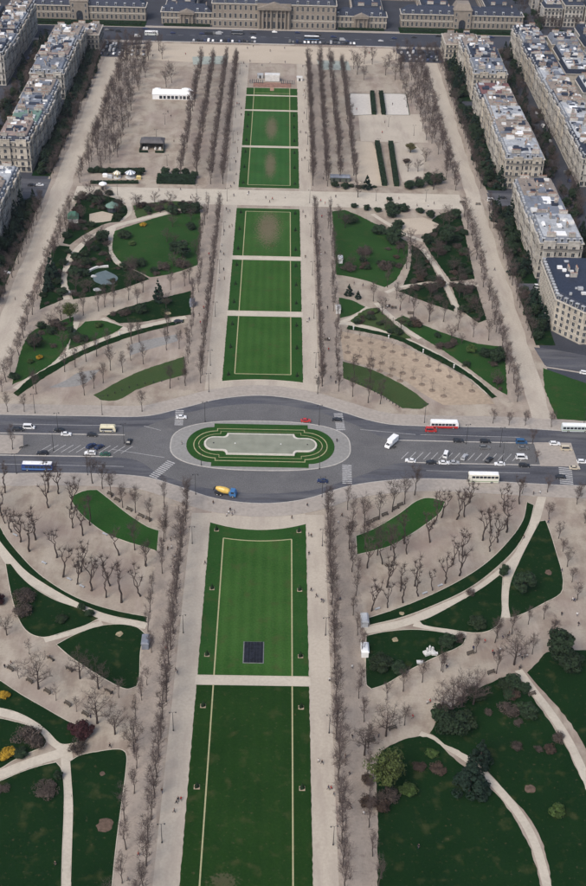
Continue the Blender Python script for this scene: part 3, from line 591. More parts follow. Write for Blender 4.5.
for x, y0, y1, nm in ((-92,700,925,'inner'),(-98,690,925,'middle'),(-104,694,930,'outer'),(104,690,905,'outer'),(98.5,745,905,'middle'),(92,812,905,'inner')):
    prow(x, y0, y1, 9.5, 'bare tree, %%s past the cross walk in the loose %s belt, %s side' % (nm, 'tent' if x < 0 else 'court'), 'tree belts by the side alleys', CHEST, 'chestnut_tree', .92, jx=2.6, jy=3, rz=False)
for x in (-107.6, 107.4):
    sd_ = 'tent' if x < 0 else 'court'
    prow(x, 445, 640, 7.6, 'bare lime tree, %%s past the avenue on the garden edge of the alley, %s side' % sd_, 'lime trees along the side alleys', LINDEN, 'lime_tree', .92, skip=((546,551),), jx=.9, rz=False)
    prow(x, 672, 930, 9, 'bare lime tree, %%s past the cross walk on the alley park edge, %s side' % sd_, 'lime trees along the side alleys', LINDEN, 'lime_tree', .92, jx=.9, rz=False)
    xo = -123.6 if x < 0 else 121.8
    prow(xo, 500 if x > 0 else 520, 645, 7.6, 'bare lime tree, %%s past the avenue on the alley house edge, %s side' % sd_, 'lime trees along the side alleys', LINDEN, 'lime_tree', .92, jx=.9, rz=False)
    prow(xo, 676, 925, 9, 'bare lime tree, %%s past the cross walk on the alley house edge, %s side' % sd_, 'lime trees along the side alleys', LINDEN, 'lime_tree', .92, jx=.9, rz=False)
for x, y in ((-72,842),(-69,852),(-80,905),(-88,862),(-91,880),(-90,905),(-84,925),(-72,868),(60,880),(64,868),(58,893),(72,905),(84,900),(90,915),(92,895),(80,880),(86,870),(66,905)):
    put_tree('chestnut_tree', CHEST, 'bare tree standing free on the sand near the %s' % ('white tent' if x < 0 else 'sand courts'), 'free trees on the sandy square', x, y, 1.0)
for i in range(22):
    put_tree('chestnut_tree', CHEST, 'bare tree among the parked cars on the %s' % ('tent side' if i % 2 else 'court side'), 'trees in the car parks', (-1 if i % 2 else 1)*RND.uniform(95,124), RND.uniform(912,942), .85)
# ---- lopped trees in the curved groves below the avenue
GROVE_L = [(-87.3,350.7),(-83.1,345.3),(-79.1,340.1),(-90.5,355.8),(-78.0,346.6),(-76.5,365.4),(-69.1,336.9),(-65.4,326.7),(-60.2,323.1),(-59.7,329.5),(-55.0,319.9),(-49.7,316.6),(-49.1,322.5),(-44.3,314.2),(-38.4,317.5),(-47.9,338.8),(-66.0,353.8),(-61.8,349.5),(-60.1,355.5),(-38.0,333.1),(-68.0,364.8),(-92.7,360.2),(-95.7,364.0)]+[(-93.9,374.2),(-78.4,374.7),(-74.1,374.1)]
GROVE_R = [(38.4,312.1),(43.9,313.8),(44.3,324.3),(49.2,316.5),(48.8,322.4),(53.8,325.2),(54.6,319.9),(59.7,323.1),(64.4,326.8),(69.7,331.0),(68.0,337.1),(72.2,341.2),(61.3,349.1),(63.7,359.6),(72.4,362.9),(75.4,364.5),(78.3,373.2),(66.9,363.8),(47.8,338.7),(52.5,342.3),(43.6,336.5),(38.2,334.2),(52.1,348.1)]+[(82.0,344.6),(85.5,349.8),(80.3,350.8),(84.0,355.6),(90.5,368.8),(96.9,373.0),(89.6,355.8)]
for x, y in GROVE_L: put_tree('pollard_tree', POLL, 'knotty lopped bare tree in the gravel grove by the blue bus', 'lopped trees of the grove by the blue bus', x, y, RND.uniform(.82,1.08))
for x, y in GROVE_R: put_tree('pollard_tree', POLL, 'knotty lopped bare tree in the gravel grove by the cream bus', 'lopped trees of the grove by the cream bus', x, y, RND.uniform(.82,1.08))
for x, y in [(-58.4,377.8),(-54.4,372.5),(-49.6,366.4),(-44.7,363.4),(-39.1,358.1),(-33.0,346.8),(-62.4,380.9),(-42.7,341.8),(-38.4,333.5)]: put_tree('slim_tree', SLIM, 'slim bare tree by the crescent lawn near the blue bus', 'slim trees round the crescent lawns', x, y, 1.15)
for x, y in [(38.5,357.8),(44.0,362.0),(49.1,366.8),(54.1,371.7),(58.2,377.4),(32.4,344.6),(32.8,332.0),(42.1,341.3),(47.0,344.3),(37.8,344.8)]: put_tree('slim_tree', SLIM, 'slim bare tree by the crescent lawn near the cream bus', 'slim trees round the crescent lawns', x, y, 1.15)
# groves beyond the avenue
for x, y in [(-80.9,466.3),(-76.9,471.2),(-72.9,475.9),(-68.5,480.6),(-84.9,462.2),(-75.4,449.9),(-70.7,449.1),(-67.4,453.4),(-65.5,464.1),(-60.1,462.5),(-57.7,473.1),(-52.0,470.0),(-58.9,487.8),(-55.6,489.1),(-83.9,513.3),(-77.4,517.9),(-75.0,522.0),(-70.8,522.2),(-64.6,529.5),(-59.8,523.7),(-58.7,537.7),(-96.0,448.1)]+[(-42.9,482.7),(-37.5,484.1),(-43.5,497.9),(-32.6,452.6),(-45.7,541.0),(-39.2,545.4),(-36.9,548.2),(-38.9,450.3)]+[(-73.9,443.4),(-93.7,443.7),(-48.8,431.5),(-96.5,429.7),(-103.2,429.5),(-96.2,402.5)]:
    put_tree('slim_tree', SLIM, 'slim bare tree on gravel around the arc path of the pond garden', 'slim trees of the pond garden grove', x, y, 1.0)
for x, y in [(51.6,533.5),(62.8,536.6),(68.7,532.9),(63.8,524.9),(69.6,518.8),(76.7,514.1),(59.3,548.6),(39.2,461.7),(45.7,458.8)]+[(76.4,514.3),(83.2,514.6),(89.0,506.6),(95.4,500.4),(102.0,497.5),(107.6,504.2)]+[(23.3,448.1),(25.3,454.4),(32.2,450.5),(38.0,446.6),(44.2,441.8),(49.2,441.0)]:
    put_tree('slim_tree', SLIM, 'slim bare tree on gravel below the court side garden', 'slim trees of the court side garden', x, y, 1.0)
PITS = [(37.6,497.7),(43.3,495.1),(48.1,492.8),(53.7,489.0),(57.4,485.2),(62.4,482.5),(67.1,478.1),(72.3,473.4),(76.4,469.6),(80.6,464.4),(84.7,458.8),(89.0,453.1),(37.4,483.7),(42.3,480.5),(47.3,478.0),(52.0,474.8),(56.4,469.9),(60.6,466.8),(64.7,462.7),(68.1,457.5),(72.0,452.8),(76.5,448.5),(46.5,472.9),(50.7,468.2),(54.9,464.4),(59.0,460.3)]
for x, y in PITS:
    p_ = MB(); p_.tube([(0,0,-.02),(0,0,.10),(0,0,.20)], [1.5,1.3,.4], 12, 0, True)
    tag(part('mulch_mound', p_, mat('mulch',(0.215,0.165,0.125),var=.2,scale=2), None, (x,y,.03)), 'low brown mulch mound round a sapling in the bare bed', 'mulch', 'mulch mounds in the bare bed')
    put_tree('sapling', WHIP, 'thin bare sapling on a mulch mound in the bare bed', 'saplings in the bare bed', x, y, 1.15)
# small trees on the lower court side walk, trees on the lower gravel
for x, y in [(106.3,363.9),(107.8,352.6),(108.0,345.3),(108.0,336.8),(108.1,328.6),(108.0,319.3),(118.5,373.6),(119.1,361.9),(120.2,351.5)]+[(94.5,427.9),(100.9,426.6),(107.6,426.8),(118.1,425.9),(120.4,378.5),(98.8,379.4),(108.7,380.6),(108.2,413.4),(107.7,400.8)]:
    put_tree('lime_tree', LINDEN, 'small bare lime tree along the walk by the long bare-edged lawn and cream bus', 'lime trees by the lower side walk', x, y, .72)
for x, y, s in [(-65.1,274.1,1.0),(-53.1,278.7,0.75),(-46.9,274.5,0.7),(-45.5,260.4,0.9),(-39.8,256.2,0.75),(-33.5,249.7,0.85),(-79.0,297.6,0.6)]:
    put_tree('spreading_tree', SPREAD, 'dark spreading bare tree on the gravel by the row of benches', 'spreading trees by the benches', x, y, s)
for x, y in [(-71.7,278.3),(-59.0,269.4),(-52.2,264.9),(-70.4,289.0),(-40.3,270.9),(-33.3,270.0),(-32.3,276.4)]:
    put_tree('sapling', YOUNG, 'young bare tree on the gravel between the benches', 'young trees by the benches', x, y, .9)
for x, y, s in [(39.6,257.1,0.8),(32.9,249.6,0.75)]+[(82.1,287.9,0.85),(67.0,270.5,1.0),(59.9,266.2,0.8),(56.8,266.1,0.7),(63.4,269.4,0.8)]:
    put_tree('spreading_tree', SPREAD, 'dark spreading bare tree by the shrubby dark lawn', 'spreading trees by the shrubby lawn', x, y, s)
for x, y in [(40.8,271.6),(46.1,275.4),(52.3,279.4),(59.1,284.0),(45.4,261.5),(33.2,277.3)]+[(78.5,299.8),(83.4,301.8),(89.6,306.8),(95.1,309.4),(96.3,299.7)]+[(70.6,292.9),(75.9,283.8),(77.4,297.8),(88.6,292.7),(58.7,284.6)]:
    put_tree('slim_tree', SLIM, 'slim bare tree on the gravel walk by the lawn with white statue', 'slim trees by the statue lawn', x, y, .85)
# trees in the streets behind the house rows
for x, y in [(s*166+RND.uniform(-8,8), y) for s in (-1,1) for y in range(580, 940, 6)]:
    put_tree('street_tree', CHEST, 'bare street tree in the avenue behind the %s house row' % ('green roofed' if x < 0 else 'slate roofed corner'), 'street trees behind the houses', x, y, .85)

# ================================================================ evergreen trees, shrubs, hedges
def protos(seed, n, *a, mats): return [leafy(seed+i, *a).mesh('crown', mats) for i in range(n)]
LB = {}
def shrub_mesh(kind):
    if kind in LB: return LB[kind]
    m, shp, n, size, rx, rz, z0 = {
        'evergreen': (M_EVER,'round',3900,0.20,3.0,2.6,0.0), 'holly': (M_HOLLY,'round',3120,0.17,2.6,2.0,0.0), 'yellow': (M_YELLOW,'round',2340,0.13,2.0,1.2,0.1),
        'lime': (M_LIME,'round',2600,0.15,2.0,1.5,0.1), 'olive': (M_OLIVE,'round',2860,0.16,3.0,2.4,1.6), 'purple': (M_REDB,'round',4160,0.16,3.0,1.9,0.0), 'rust': (M_RUST,'round',2080,0.13,2.0,1.3,0.1),
        'grey': (M_GREYSH,'round',2340,0.12,3.0,1.6,0.1), 'spring': (M_SPRING,'round',3900,0.14,3.6,3.4,2.2), 'conifer': (M_CONI,'cone',4420,0.21,2.6,5.0,.6), 'bigconifer': (M_CONI,'cone',6760,0.24,4.4,7.0,.3), 'tree': (M_EVER,'round',5720,0.21,3.6,3.8,1.8)}[kind]
    LB[kind] = [leafy(sum(map(ord, kind))+7*i, shp, n, size, rx, rz, z0, nclump=(60 if 'coni' in kind else 34)).mesh('crown', m) for i in range(3)]
    return LB[kind]
def stem_mesh(h, r, m=M_BARKD, key={}):
    if (h, r) not in key:
        t = MB(); t.tube([(0,0,-.1),(.05,.04,h*.5),(0,.05,h)], [r*1.3, r, r*.6], 6); key[(h, r)] = t.mesh('trunk', m)
    return key[(h, r)]
def stems_mesh(h, key={}):
    if h not in key:
        t = MB(); q = random.Random(3)
        for i in range(5): a = i*1.3; t.tube([(0,0,-.05),(math.cos(a)*.3,math.sin(a)*.3,h*.5),(math.cos(a)*.8,math.sin(a)*.8,h)], [.10,.07,.03], 4)
        key[h] = t.mesh('stems', M_BARKD)
    return key[h]
SHN = {'evergreen':('evergreen_shrub','shrub'),'holly':('leafy_shrub','shrub'),'yellow':('forsythia_shrub','shrub'),'lime':('lime_green_shrub','shrub'),'olive':('olive_tree','tree'),'purple':('purple_shrub','shrub'),'rust':('rusty_shrub','shrub'),'grey':('bare_shrub','shrub'),'spring':('budding_tree','tree'),'conifer':('conifer_tree','tree'),'bigconifer':('conifer_tree','tree'),'tree':('evergreen_tree','tree')}
def shrub(kind, x, y, R, label, group=None, hz=1.0):
    base = {'evergreen':3.0,'holly':2.6,'yellow':2.0,'lime':2.0,'olive':3.0,'purple':3.0,'rust':2.0,'grey':3.0,'spring':3.6,'conifer':2.6,'bigconifer':4.4,'tree':3.6}[kind]
    s = R/base; nm, cat = SHN[kind]; tr = cat == 'tree'
    o = thing(nm, label, cat, (x, y, .05), RND.uniform(0, 6.28), group, (s, s, s*hz))
    link('trunk' if tr else 'stems', stem_mesh(5.0, .22) if tr else stems_mesh(1.6), o); link('crown' if tr else 'foliage', RND.choice(shrub_mesh(kind)), o)
    return o
SH = [  # kind, point, radius (m), label, height factor
 ('evergreen', [(-101.4,483.8)], 4.2, 'dark round evergreen at the tip of the wedge lawn near the side alley', .9),
 ('yellow', [(-97.3,472.6)], 1.7, 'yellow forsythia beside the dark evergreen on the wedge lawn', .9),
 ('spring', [(-88.9,506.9)], 4.6, 'pale green budding tree between wedge lawn and pond garden gravel', .9),
 ('grey', [(-95.1,501.7)], 4.2, 'brown bare shrubbery beside the pale green budding tree', .9),
 ('lime', [(-100.6,469.2)], 1.6, 'lime green shrub in front of the forsythia on the wedge lawn', .8),
 ('bigconifer', [(-103.5,547.9)], 4.2, 'tall dark conifer on the strip lawn beside the side alley', 1.1),
 ('conifer', [(-103.6,537.0)], 2.6, 'smaller dark conifer in front of the tall strip lawn conifer', 1.0),
 ('evergreen', [(-85.0,594.1)], 4.6, 'dark evergreen clump where the two pond garden paths fork', .9),
 ('evergreen', [(-92.8,552.4)], 4.0, 'dark evergreen on the path bank of the pond', .8),
 ('holly', [(-90.0,565.8)], 3.4, 'mid green shrub above the pond bank', .8),
 ('evergreen', [(-69.3,562.2)], 3.4, 'dark evergreen at the end of the short pond path', .8),
 ('evergreen', [(-62.1,566.4)], 2.8, 'dark brownish evergreen on the lower edge of the pond lawn', .9),
 ('holly', [(-74.1,598.8)], 3.8, 'green shrub island on the big pond lawn beside the short path', .7),
 ('lime', [(-69.7,590.7)], 2.4, 'yellow green low shrub beside the shrub island on the pond lawn', .6),
 ('yellow', [(-65.8,614.3)], 2.2, 'flat yellow forsythia near the upper path of the pond lawn', .6),
 ('tree', [(-42.4,576.7)], 4.6, 'dark evergreen tree standing on the big pond lawn', .85),
 ('tree', [(-46.7,580.5)], 3.4, 'smaller dark evergreen tree touching the pond lawn tree', .85),
 ('grey', [(-50.8,563.1)], 4.2, 'brown twiggy shrubbery on the lower corner of the pond lawn', .8),
 ('grey', [(-41.7,566.2)], 4.6, 'brown twiggy shrubbery beside the dark pond lawn tree', .9),
 ('evergreen', [(-64.8,632.2)], 2.6, 'dark evergreen by the path end at the cross walk', .9),
 ('evergreen', [(-51.7,630.6)], 3.8, 'dark evergreen thicket on the upper pond lawn, path side', .8),
 ('evergreen', [(-44.5,633.3)], 4.2, 'dark evergreen thicket on the upper pond lawn, middle', .8),
 ('evergreen', [(-39.0,633.6)], 3.8, 'dark evergreen thicket on the upper pond lawn, plane tree side', .9),
 ('evergreen', [(-40.3,611.3)], 3.2, 'dark evergreen below the upper thicket of the pond lawn', .8),
 ('grey', [(-103.0,648.7)], 4.2, 'brown bare thicket behind the green hut', .9),
 ('evergreen', [(-93.7,642.2)], 3.6, 'dark thicket behind the glass kiosk', .8),
 ('holly', [(-80.3,622.3)], 3.0, 'green shrub in front of the glass kiosk', .7),
 ('evergreen', [(-103.9,597.3)], 2.8, 'dark shrub in front of the green hut', .8),
 ('grey', [(-65.0,514.8)], 3.6, 'reddish brown shrubbery on the conifer lawn by the arc path', .7),
 ('evergreen', [(-57.3,516.8)], 3.2, 'dark round evergreen on the conifer lawn', .9),
 ('conifer', [(-50.4,529.1)], 2.8, 'young conifer alone on the conifer lawn', 1.05),
 ('lime', [(-75.3,502.8)], 2.2, 'yellow green shrub on the small triangle lawn of the arc path', .6),
 ('evergreen', [(67.4,639.0)], 4.8, 'dark round evergreen behind the diagonal path of the court garden', .8),
 ('evergreen', [(73.9,641.1)], 3.6, 'dark evergreen between round evergreen and alley', .8),
 ('evergreen', [(58.8,611.7)], 4.6, 'purple brown evergreen on the court garden lawn', .7),
 ('holly', [(44.3,624.1)], 4.4, 'dark loose shrubbery on the corner of the court lawn', .7),
 ('evergreen', [(65.5,600.9)], 6.2, 'big dark evergreen mass on the edge of the court lawn', .75),
 ('evergreen', [(69.5,618.8)], 3.8, 'dark evergreen above the big mass by the court lawn', .8),
 ('grey', [(50.0,585.7)], 4.6, 'grey twiggy shrub on the court lawn', .9),
 ('grey', [(59.4,568.4)], 4.6, 'brown twiggy shrub on the lower edge of the court lawn', .9),
 ('grey', [(41.3,566.1)], 4.2, 'dark brown shrubbery on the promenade corner of the court lawn', .8),
 ('evergreen', [(48.8,575.2)], 2.4, 'small dark evergreen on the court lawn', .9),
 ('conifer', [(55.8,671.5)], 3.0, 'dark conifer in front of the playground', .7),
 ('evergreen', [(43.4,671.9)], 3.0, 'dark shrub beside the low park shed', .7),
 ('holly', [(37.6,673.5)], 2.8, 'dark green shrub at the plane tree end of the shed', .8),
 ('olive', [(85.4,730.5)], 3.8, 'olive brown tree at the edge of the playground', .8),
 ('rust', [(81.7,713.5)], 2.6, 'rusty shrub below the olive brown tree', .8),
 ('evergreen', [(80.1,674.0)], 4.0, 'dark evergreen of the thicket below the playground, path end', .8),
 ('evergreen', [(86.2,676.3)], 4.0, 'dark evergreen of the thicket below the playground, second', .8),
 ('evergreen', [(92.4,680.4)], 4.4, 'dark evergreen of the thicket below the playground, third', .9),
 ('evergreen', [(97.8,682.7)], 4.0, 'dark evergreen of the thicket below the playground, alley end', .9),
 ('tree', [(93.2,599.0)], 5.6, 'broad dark evergreen tree on the triangular lawn by the sand patch', .8),
 ('tree', [(65.6,599.7)], 4.8, 'dark evergreen tree beside the sand patch path', .8),
 ('evergreen', [(67.9,632.6)], 4.0, 'dark evergreen between cross walk and sand patch', .8),
 ('evergreen', [(83.6,600.6)], 3.6, 'dark reddish evergreen below the sand patch', .9),
 ('holly', [(96.1,569.0)], 4.4, 'loose green shrubbery on the triangular lawn by the alley', .6),
 ('evergreen', [(101.6,634.4)], 4.0, 'dark evergreen on the top corner of the triangular lawn', .8),
 ('evergreen', [(88.5,633.7)], 3.2, 'dark evergreen behind the sand patch', .8),
 ('evergreen', [(103.1,477.6)], 4.2, 'dark tall evergreen at the alley end of the long hedge lawn', 1.1),
 ('evergreen', [(98.4,481.9)], 3.4, 'dark shrubbery next to the tall evergreen on the long hedge lawn', .8),
 ('lime', [(92.8,486.2)], 2.8, 'yellow green shrub on the long hedge lawn', .9),
 ('holly', [(98.1,535.8)], 3.4, 'green shrubs on the small lawn by the alley', .7),
 ('holly', [(93.6,525.2)], 2.8, 'grey green shrubs on the small lawn tip by the alley', .7),
 ('evergreen', [(80.3,547.6)], 2.6, 'dark shrub on the triangle lawn under the cross path', .7),
 ('lime', [(63.6,513.7)], 2.0, 'lime yellow shrub at the start of the long hedge lawn', .7),
 ('holly', [(68.0,509.6)], 2.4, 'dark green shrub after the lime yellow one on the long hedge lawn', .7),
 ('lime', [(51.5,521.8)], 2.0, 'bright yellow green shrub on the spindle bed', .7),
 ('lime', [(44.7,517.7)], 1.7, 'yellow green shrub at the narrow end of the spindle bed', .7),
 ('holly', [(49.4,515.4)], 2.6, 'dark shrubs in the middle of the spindle bed', .6),
 ('conifer', [(40.2,539.6)], 2.0, 'dark conifer, taller of the pair on the gravel by the court lawn', .75),
 ('conifer', [(44.4,536.3)], 1.5, 'dark conifer, shorter of the pair on the gravel by the court lawn', .7),
 ('evergreen', [(85.1,331.4)], 2.0, 'dark round clipped evergreen where the two pale paths meet', 1.4),
 ('tree', [(90.4,322.8)], 4.4, 'dark evergreen tree on the wedge lawn near the cream bus', .7),
 ('grey', [(72.3,321.6)], 2.0, 'twiggy shrub beside the pale path on the fan lawn', .7),
 ('holly', [(72.6,305.8)], 3.4, 'dark low shrub on the lower edge of the fan lawn', .5),
 ('evergreen', [(-56.9,310.3)], 1.5, 'small dark evergreen at the tip of the spear lawn', 1.1),
 ('evergreen', [(-54.0,307.9)], 1.8, 'low dark shrub beside the small evergreen on the spear lawn', .6),
 ('holly', [(-62.7,304.7)], 2.2, 'dark green shrub on the lower edge of the spear lawn', .6),
 ('grey', [(-76.6,315.2)], 4.8, 'brown bare shrub bed on the spear lawn, upper clump', .6),
 ('grey', [(-75.8,308.3)], 4.2, 'brown bare shrub bed on the spear lawn, lower clump', .6),
 ('purple', [(-84.6,313.1)], 3.0, 'dark purple shrub by the path beside the spear lawn', 1.0),
 ('purple', [(-49.6,256.0)], 4.2, 'dark red brown domed shrub at the end of the band lawn', .8),
 ('yellow', [(-69.4,247.6)], 2.6, 'bright yellow forsythia in the brown shrub bed', .8),
 ('yellow', [(-70.7,246.1)], 1.6, 'smaller yellow forsythia beside the bright one', .8),
 ('yellow', [(-74.9,270.5)], 2.0, 'yellow forsythia on the top end of the band lawn', .6),
 ('grey', [(-64.8,254.0)], 4.6, 'brown leafless shrub mound in the forsythia bed', .7),
 ('grey', [(-61.8,251.6)], 3.2, 'dark brown shrub at the path fork of the forsythia bed', .8),
 ('evergreen', [(-65.9,247.6)], 2.6, 'dark evergreen between forsythia and path', .5),
 ('grey', [(-49.7,249.9)], 3.2, 'bare twiggy bush on the gravel by the red brown shrub', .9),
 ('grey', [(-56.5,234.9)], 4.4, 'grey low plant bed on the dark corner lawn', .35),
 ('evergreen', [(-53.8,239.5)], 1.6, 'small dark evergreen in the grey plant bed', .9),
 ('grey', [(-68.9,234.6)], 2.6, 'pale grey low shrub on the dark corner lawn edge', .4),
 ('spring', [(38.3,236.6)], 6.4, 'large budding green tree beside the mixed shrub edge', .95),
 ('rust', [(33.1,231.1)], 3.0, 'rust brown shrub at the gravel edge below the budding tree', .9),
 ('rust', [(37.1,229.9)], 2.6, 'second rust brown shrub below the budding tree', .8),
 ('rust', [(33.2,239.7)], 2.4, 'rust brown shrub beside the trunk of the budding tree', .8),
 ('grey', [(38.6,233.9)], 4.0, 'grey brown shrub below the budding tree', .7),
 ('lime', [(44.1,235.8)], 3.0, 'lime green low shrub on the lawn by the budding tree', .7),
 ('rust', [(48.5,245.1)], 2.4, 'flat rusty flower bed by the curved path, trunk side', .3),
 ('rust', [(53.6,244.3)], 3.0, 'flat rusty flower bed by the curved path, conifer side', .3),
 ('lime', [(52.6,250.0)], 2.0, 'lime shrub at the head of the curved path lawn', .6),
 ('bigconifer', [(61.8,237.0)], 5.2, 'large black green conifer beside the curved path', .75),
 ('conifer', [(65.9,246.9)], 3.2, 'dark conifer behind the large one beside the curved path', .8),
 ('lime', [(84.6,229.4)], 2.6, 'pale green round bush alone on the corner lawn', .8),
 ('tree', [(96.8,288.3)], 6.0, 'dark broad evergreen tree by the straight path and gravel', .9),
 ('evergreen', [(99.3,286.6)], 4.6, 'dark evergreen behind the broad evergreen tree', .8),
 ('evergreen', [(59.1,259.0)], 5.4, 'dark evergreen thicket at the head of the shrubby lawn', .7),
 ('evergreen', [(56.6,264.0)], 4.0, 'dark thicket by the gravel corner of the shrubby lawn', .8),
 ('holly', [(63.3,262.1)], 4.4, 'dark green shrub behind the thicket of the shrubby lawn', .7),
 ('evergreen', [(80.4,278.9)], 3.2, 'dark shrub at the straight path end of the shrubby lawn', .7),
 ('grey', [(77.9,267.6)], 4.0, 'brown shrub mound in the shrubby lawn', .6),
 ('rust', [(79.2,273.8)], 3.0, 'rusty shrub above the brown mound in the shrubby lawn', .5),
 ('evergreen', [(82.7,266.1)], 3.4, 'dark shrub beside the straight path', .8),
 ('holly', [(39.6,285.8)], 4.2, 'grey green shrub bed on the statue lawn', .6),
 ('evergreen', [(45.4,284.0)], 3.2, 'dark shrub beside the grey green bed on the statue lawn', .6),
 ('evergreen', [(61.8,296.2)], 3.2, 'dark evergreen behind the white statue', .7),
 ('grey', [(66.2,298.8)], 2.6, 'brown shrub at the tip of the statue lawn', .7)]
for kind, pt, R_, lab, hz in SH: shrub(kind, pt[0][0], pt[0][1], R_, lab, None, hz)
# dense private gardens between alley and houses
gr = random.Random(21)
def garden_row(x0, x1, y0, y1, n, side):
    for i in range(n):
        k = gr.choice(('evergreen','evergreen','holly','tree','grey','grey','conifer'))
        s_ = {'evergreen':'dark evergreen shrub','holly':'mid green leafy shrub','tree':'dark evergreen tree','conifer':'pointed dark conifer','grey':'brown twiggy bush'}[k]
        shrub(k, gr.uniform(x0,x1), y0+(y1-y0)*(i+gr.random())/n, gr.uniform(2.2,3.6), '%s in the gardens of the %s' % (s_, side), 'house gardens, '+side, gr.uniform(.8,1.1))
garden_row(123.8,132.5,562,648,44,'block by the slate roofed corner house'); garden_row(123.8,132.5,676,815,72,'court side middle block'); garden_row(123.8,132.5,832,908,40,'court side far block')
garden_row(-134,-126,520,640,46,'block with rounded bays'); garden_row(-134,-126,682,805,66,'green roofed block'); garden_row(-134,-124.5,812,912,56,'tent side far block')
garden_row(124,129,498,545,10,'slate roofed corner house'); garden_row(-176,-158,700,950,90,'avenue behind the far block'); garden_row(157,176,560,940,130,'avenue behind the court side houses')
# clipped hedges
def hedge(x0, y0, x1, y1, w, h, label, group=None):
    d = Vector((x1-x0, y1-y0)); L_ = d.length; r = random.Random(int(x0*7+y0)); C = MB()
    n = int(min(2600, L_*w*5+L_*h*8))
    for i in range(n):
        f = r.choice((0,0,1,2)); t = r.uniform(-L_/2, L_/2)
        if f == 0: p = Vector((t, r.uniform(-w/2,w/2), h)); nn = Vector((0,0,1))
        else: p = Vector((t, w/2*(1 if f == 1 else -1), r.uniform(.05,h))); nn = Vector((0,1 if f == 1 else -1,.2))
        nn = (nn+rv(r)*.8).normalized(); a = nn.cross(Vector((r.random(),.4,r.random()))).normalized(); b = nn.cross(a); s = .26
        C.quad(tuple(p-a*s-b*s), tuple(p+a*s-b*s), tuple(p+a*s+b*s), tuple(p-a*s+b*s))
    C.box(-L_/2+.1, L_/2-.1, -w/2+.12, w/2-.12, 0, h-.12)
    o = part('hedge', C, M_HEDGE, None, ((x0+x1)/2, (y0+y1)/2, 0), math.atan2(d.y, d.x)); return tag(o, label, 'hedge', group)
for a, b, w, h, lab in (([(68.2,839.8)], [(67.1,797.0)], 2.6, 2.2, 'clipped hedge edging the promenade side sand court'), ([(74.2,840.2)], [(73.4,797.4)], 2.6, 2.2, 'clipped hedge edging the alley side sand court'),
    ([(65.9,743.8)], [(66.2,676.8)], 2.8, 2.4, 'long clipped hedge on the shed side of the playground path'), ([(74.2,743.5)], [(73.1,676.5)], 2.8, 2.4, 'long clipped hedge on the thicket side of the playground path')):
    hedge(*a[0], *b[0], w, h, lab)
for x0, x1, y, lab in ((-64,-42,680,'low dark hedge block beside the plane trees at the cross walk, promenade end'),(-64,-42,674.5,'low dark hedge block beside the plane trees at the cross walk, path edge')):
    hedge(x0, y, x1, y, 4.5, 2.4, lab)
for x, y, r_ in ((-60,686,3.2),(-54,686,3.0),(-48,685,3.2),(-43,682,2.8)): shrub('evergreen', x, y, r_, 'dark shrub growing out of the hedge block at the cross walk', 'shrubs in the hedge block', .9)
hedge(-102,687,-72,690,2.0,2.2,'dark hedge behind the merry go round yard'); hedge(-101,670.5,-74,672.5,1.6,1.6,'low dark hedge between merry go round yard and cross walk')
for i in range(9): shrub('evergreen', -103+i*3.6, 686+gr.uniform(-2,2), gr.uniform(1.8,2.6), 'dark shrub round the merry go round yard', 'shrubs of the merry go round yard', .9)
for x0, x1 in ((-200,-104),(100,192)):
    hedge(x0,992.5,x1,992.5,4.0,1.6,'long green hedge in front of the outer wing %s' % ('on the tent side' if x0 < 0 else 'on the court side'))
for x0, x1 in ((-86,-50),(50,86)): hedge(x0,992,x1,992,3.0,1.4,'green hedge in front of the pedimented wing %s' % ('on the tent side' if x0 < 0 else 'on the court side'))
# clipped cones on small earth squares in the lawn borders
CONE = leafy(77, 'cone', 260, .14, .62, .95, .05, nclump=18); CONE.tube([(0,0,0),(0,0,1.1),(0,0,2.0)], [.55,.34,.03], 8)
CONE_ME = CONE.mesh('foliage', M_HEDGE); sq = MB(); sq.box(-.8,.8,-.8,.8,-.02,.05); SQ_ME = sq.mesh('planting_square', M_EARTH)
for ys, nm in (((202,237,268),'long lawn'),((290,322,354),'lawn with the dark square'),((462,486,507),'lawn next to the fountain'),((529,548,569),'middle lawn'),((588,612,634),'worn lawn by the cross walk'),((676,700,724),'first worn lawn past the cross walk'),((744,768,790),'second worn lawn past the cross walk')):
    for y in ys:
        for s in (-1, 1):
            o = thing('topiary_cone', 'small clipped dark cone in the border of the %s' % nm, 'topiary', (s*14.75, y, .08), 0, 'topiary cones in lawn borders', 1.05)
            link('planting_square', SQ_ME, o, sc=1.0 if y < 400 else .6); link('foliage', CONE_ME, o)

for x, y, s_ in [(-71.5,635.0,0.72),(-90.1,579.5,0.7),(-53.2,637.4,0.6),(-81.0,629.0,0.55),(-99.1,620.0,0.55),(-90.9,642.3,0.6),(-87.8,647.2,0.55),(-41.0,622.2,0.6),(-58.3,632.5,0.5),(-86.8,536.3,0.5),(-73.1,536.9,0.55),(-93.3,508.6,0.6),(-96.9,501.9,0.55),(-62.8,548.2,0.5)]+[(93.9,673.0,0.7),(50.1,659.4,0.6),(38.3,630.6,0.6),(41.3,617.4,0.55),(74.9,601.4,0.6),(87.4,699.7,0.6),(93.5,716.3,0.6),(81.4,699.3,0.55)]+[(73.6,587.7,0.65),(90.0,611.6,0.6),(102.5,579.1,0.6),(95.4,555.7,0.55),(70.4,569.7,0.55),(100.0,544.9,0.5),(84.8,496.8,0.5)]:
    put_tree('spreading_tree', SPREAD, 'spreading bare tree among the shrubs of the %s garden' % ('pond' if x < 0 else 'court side'), 'spreading trees in the gardens', x, y, s_)
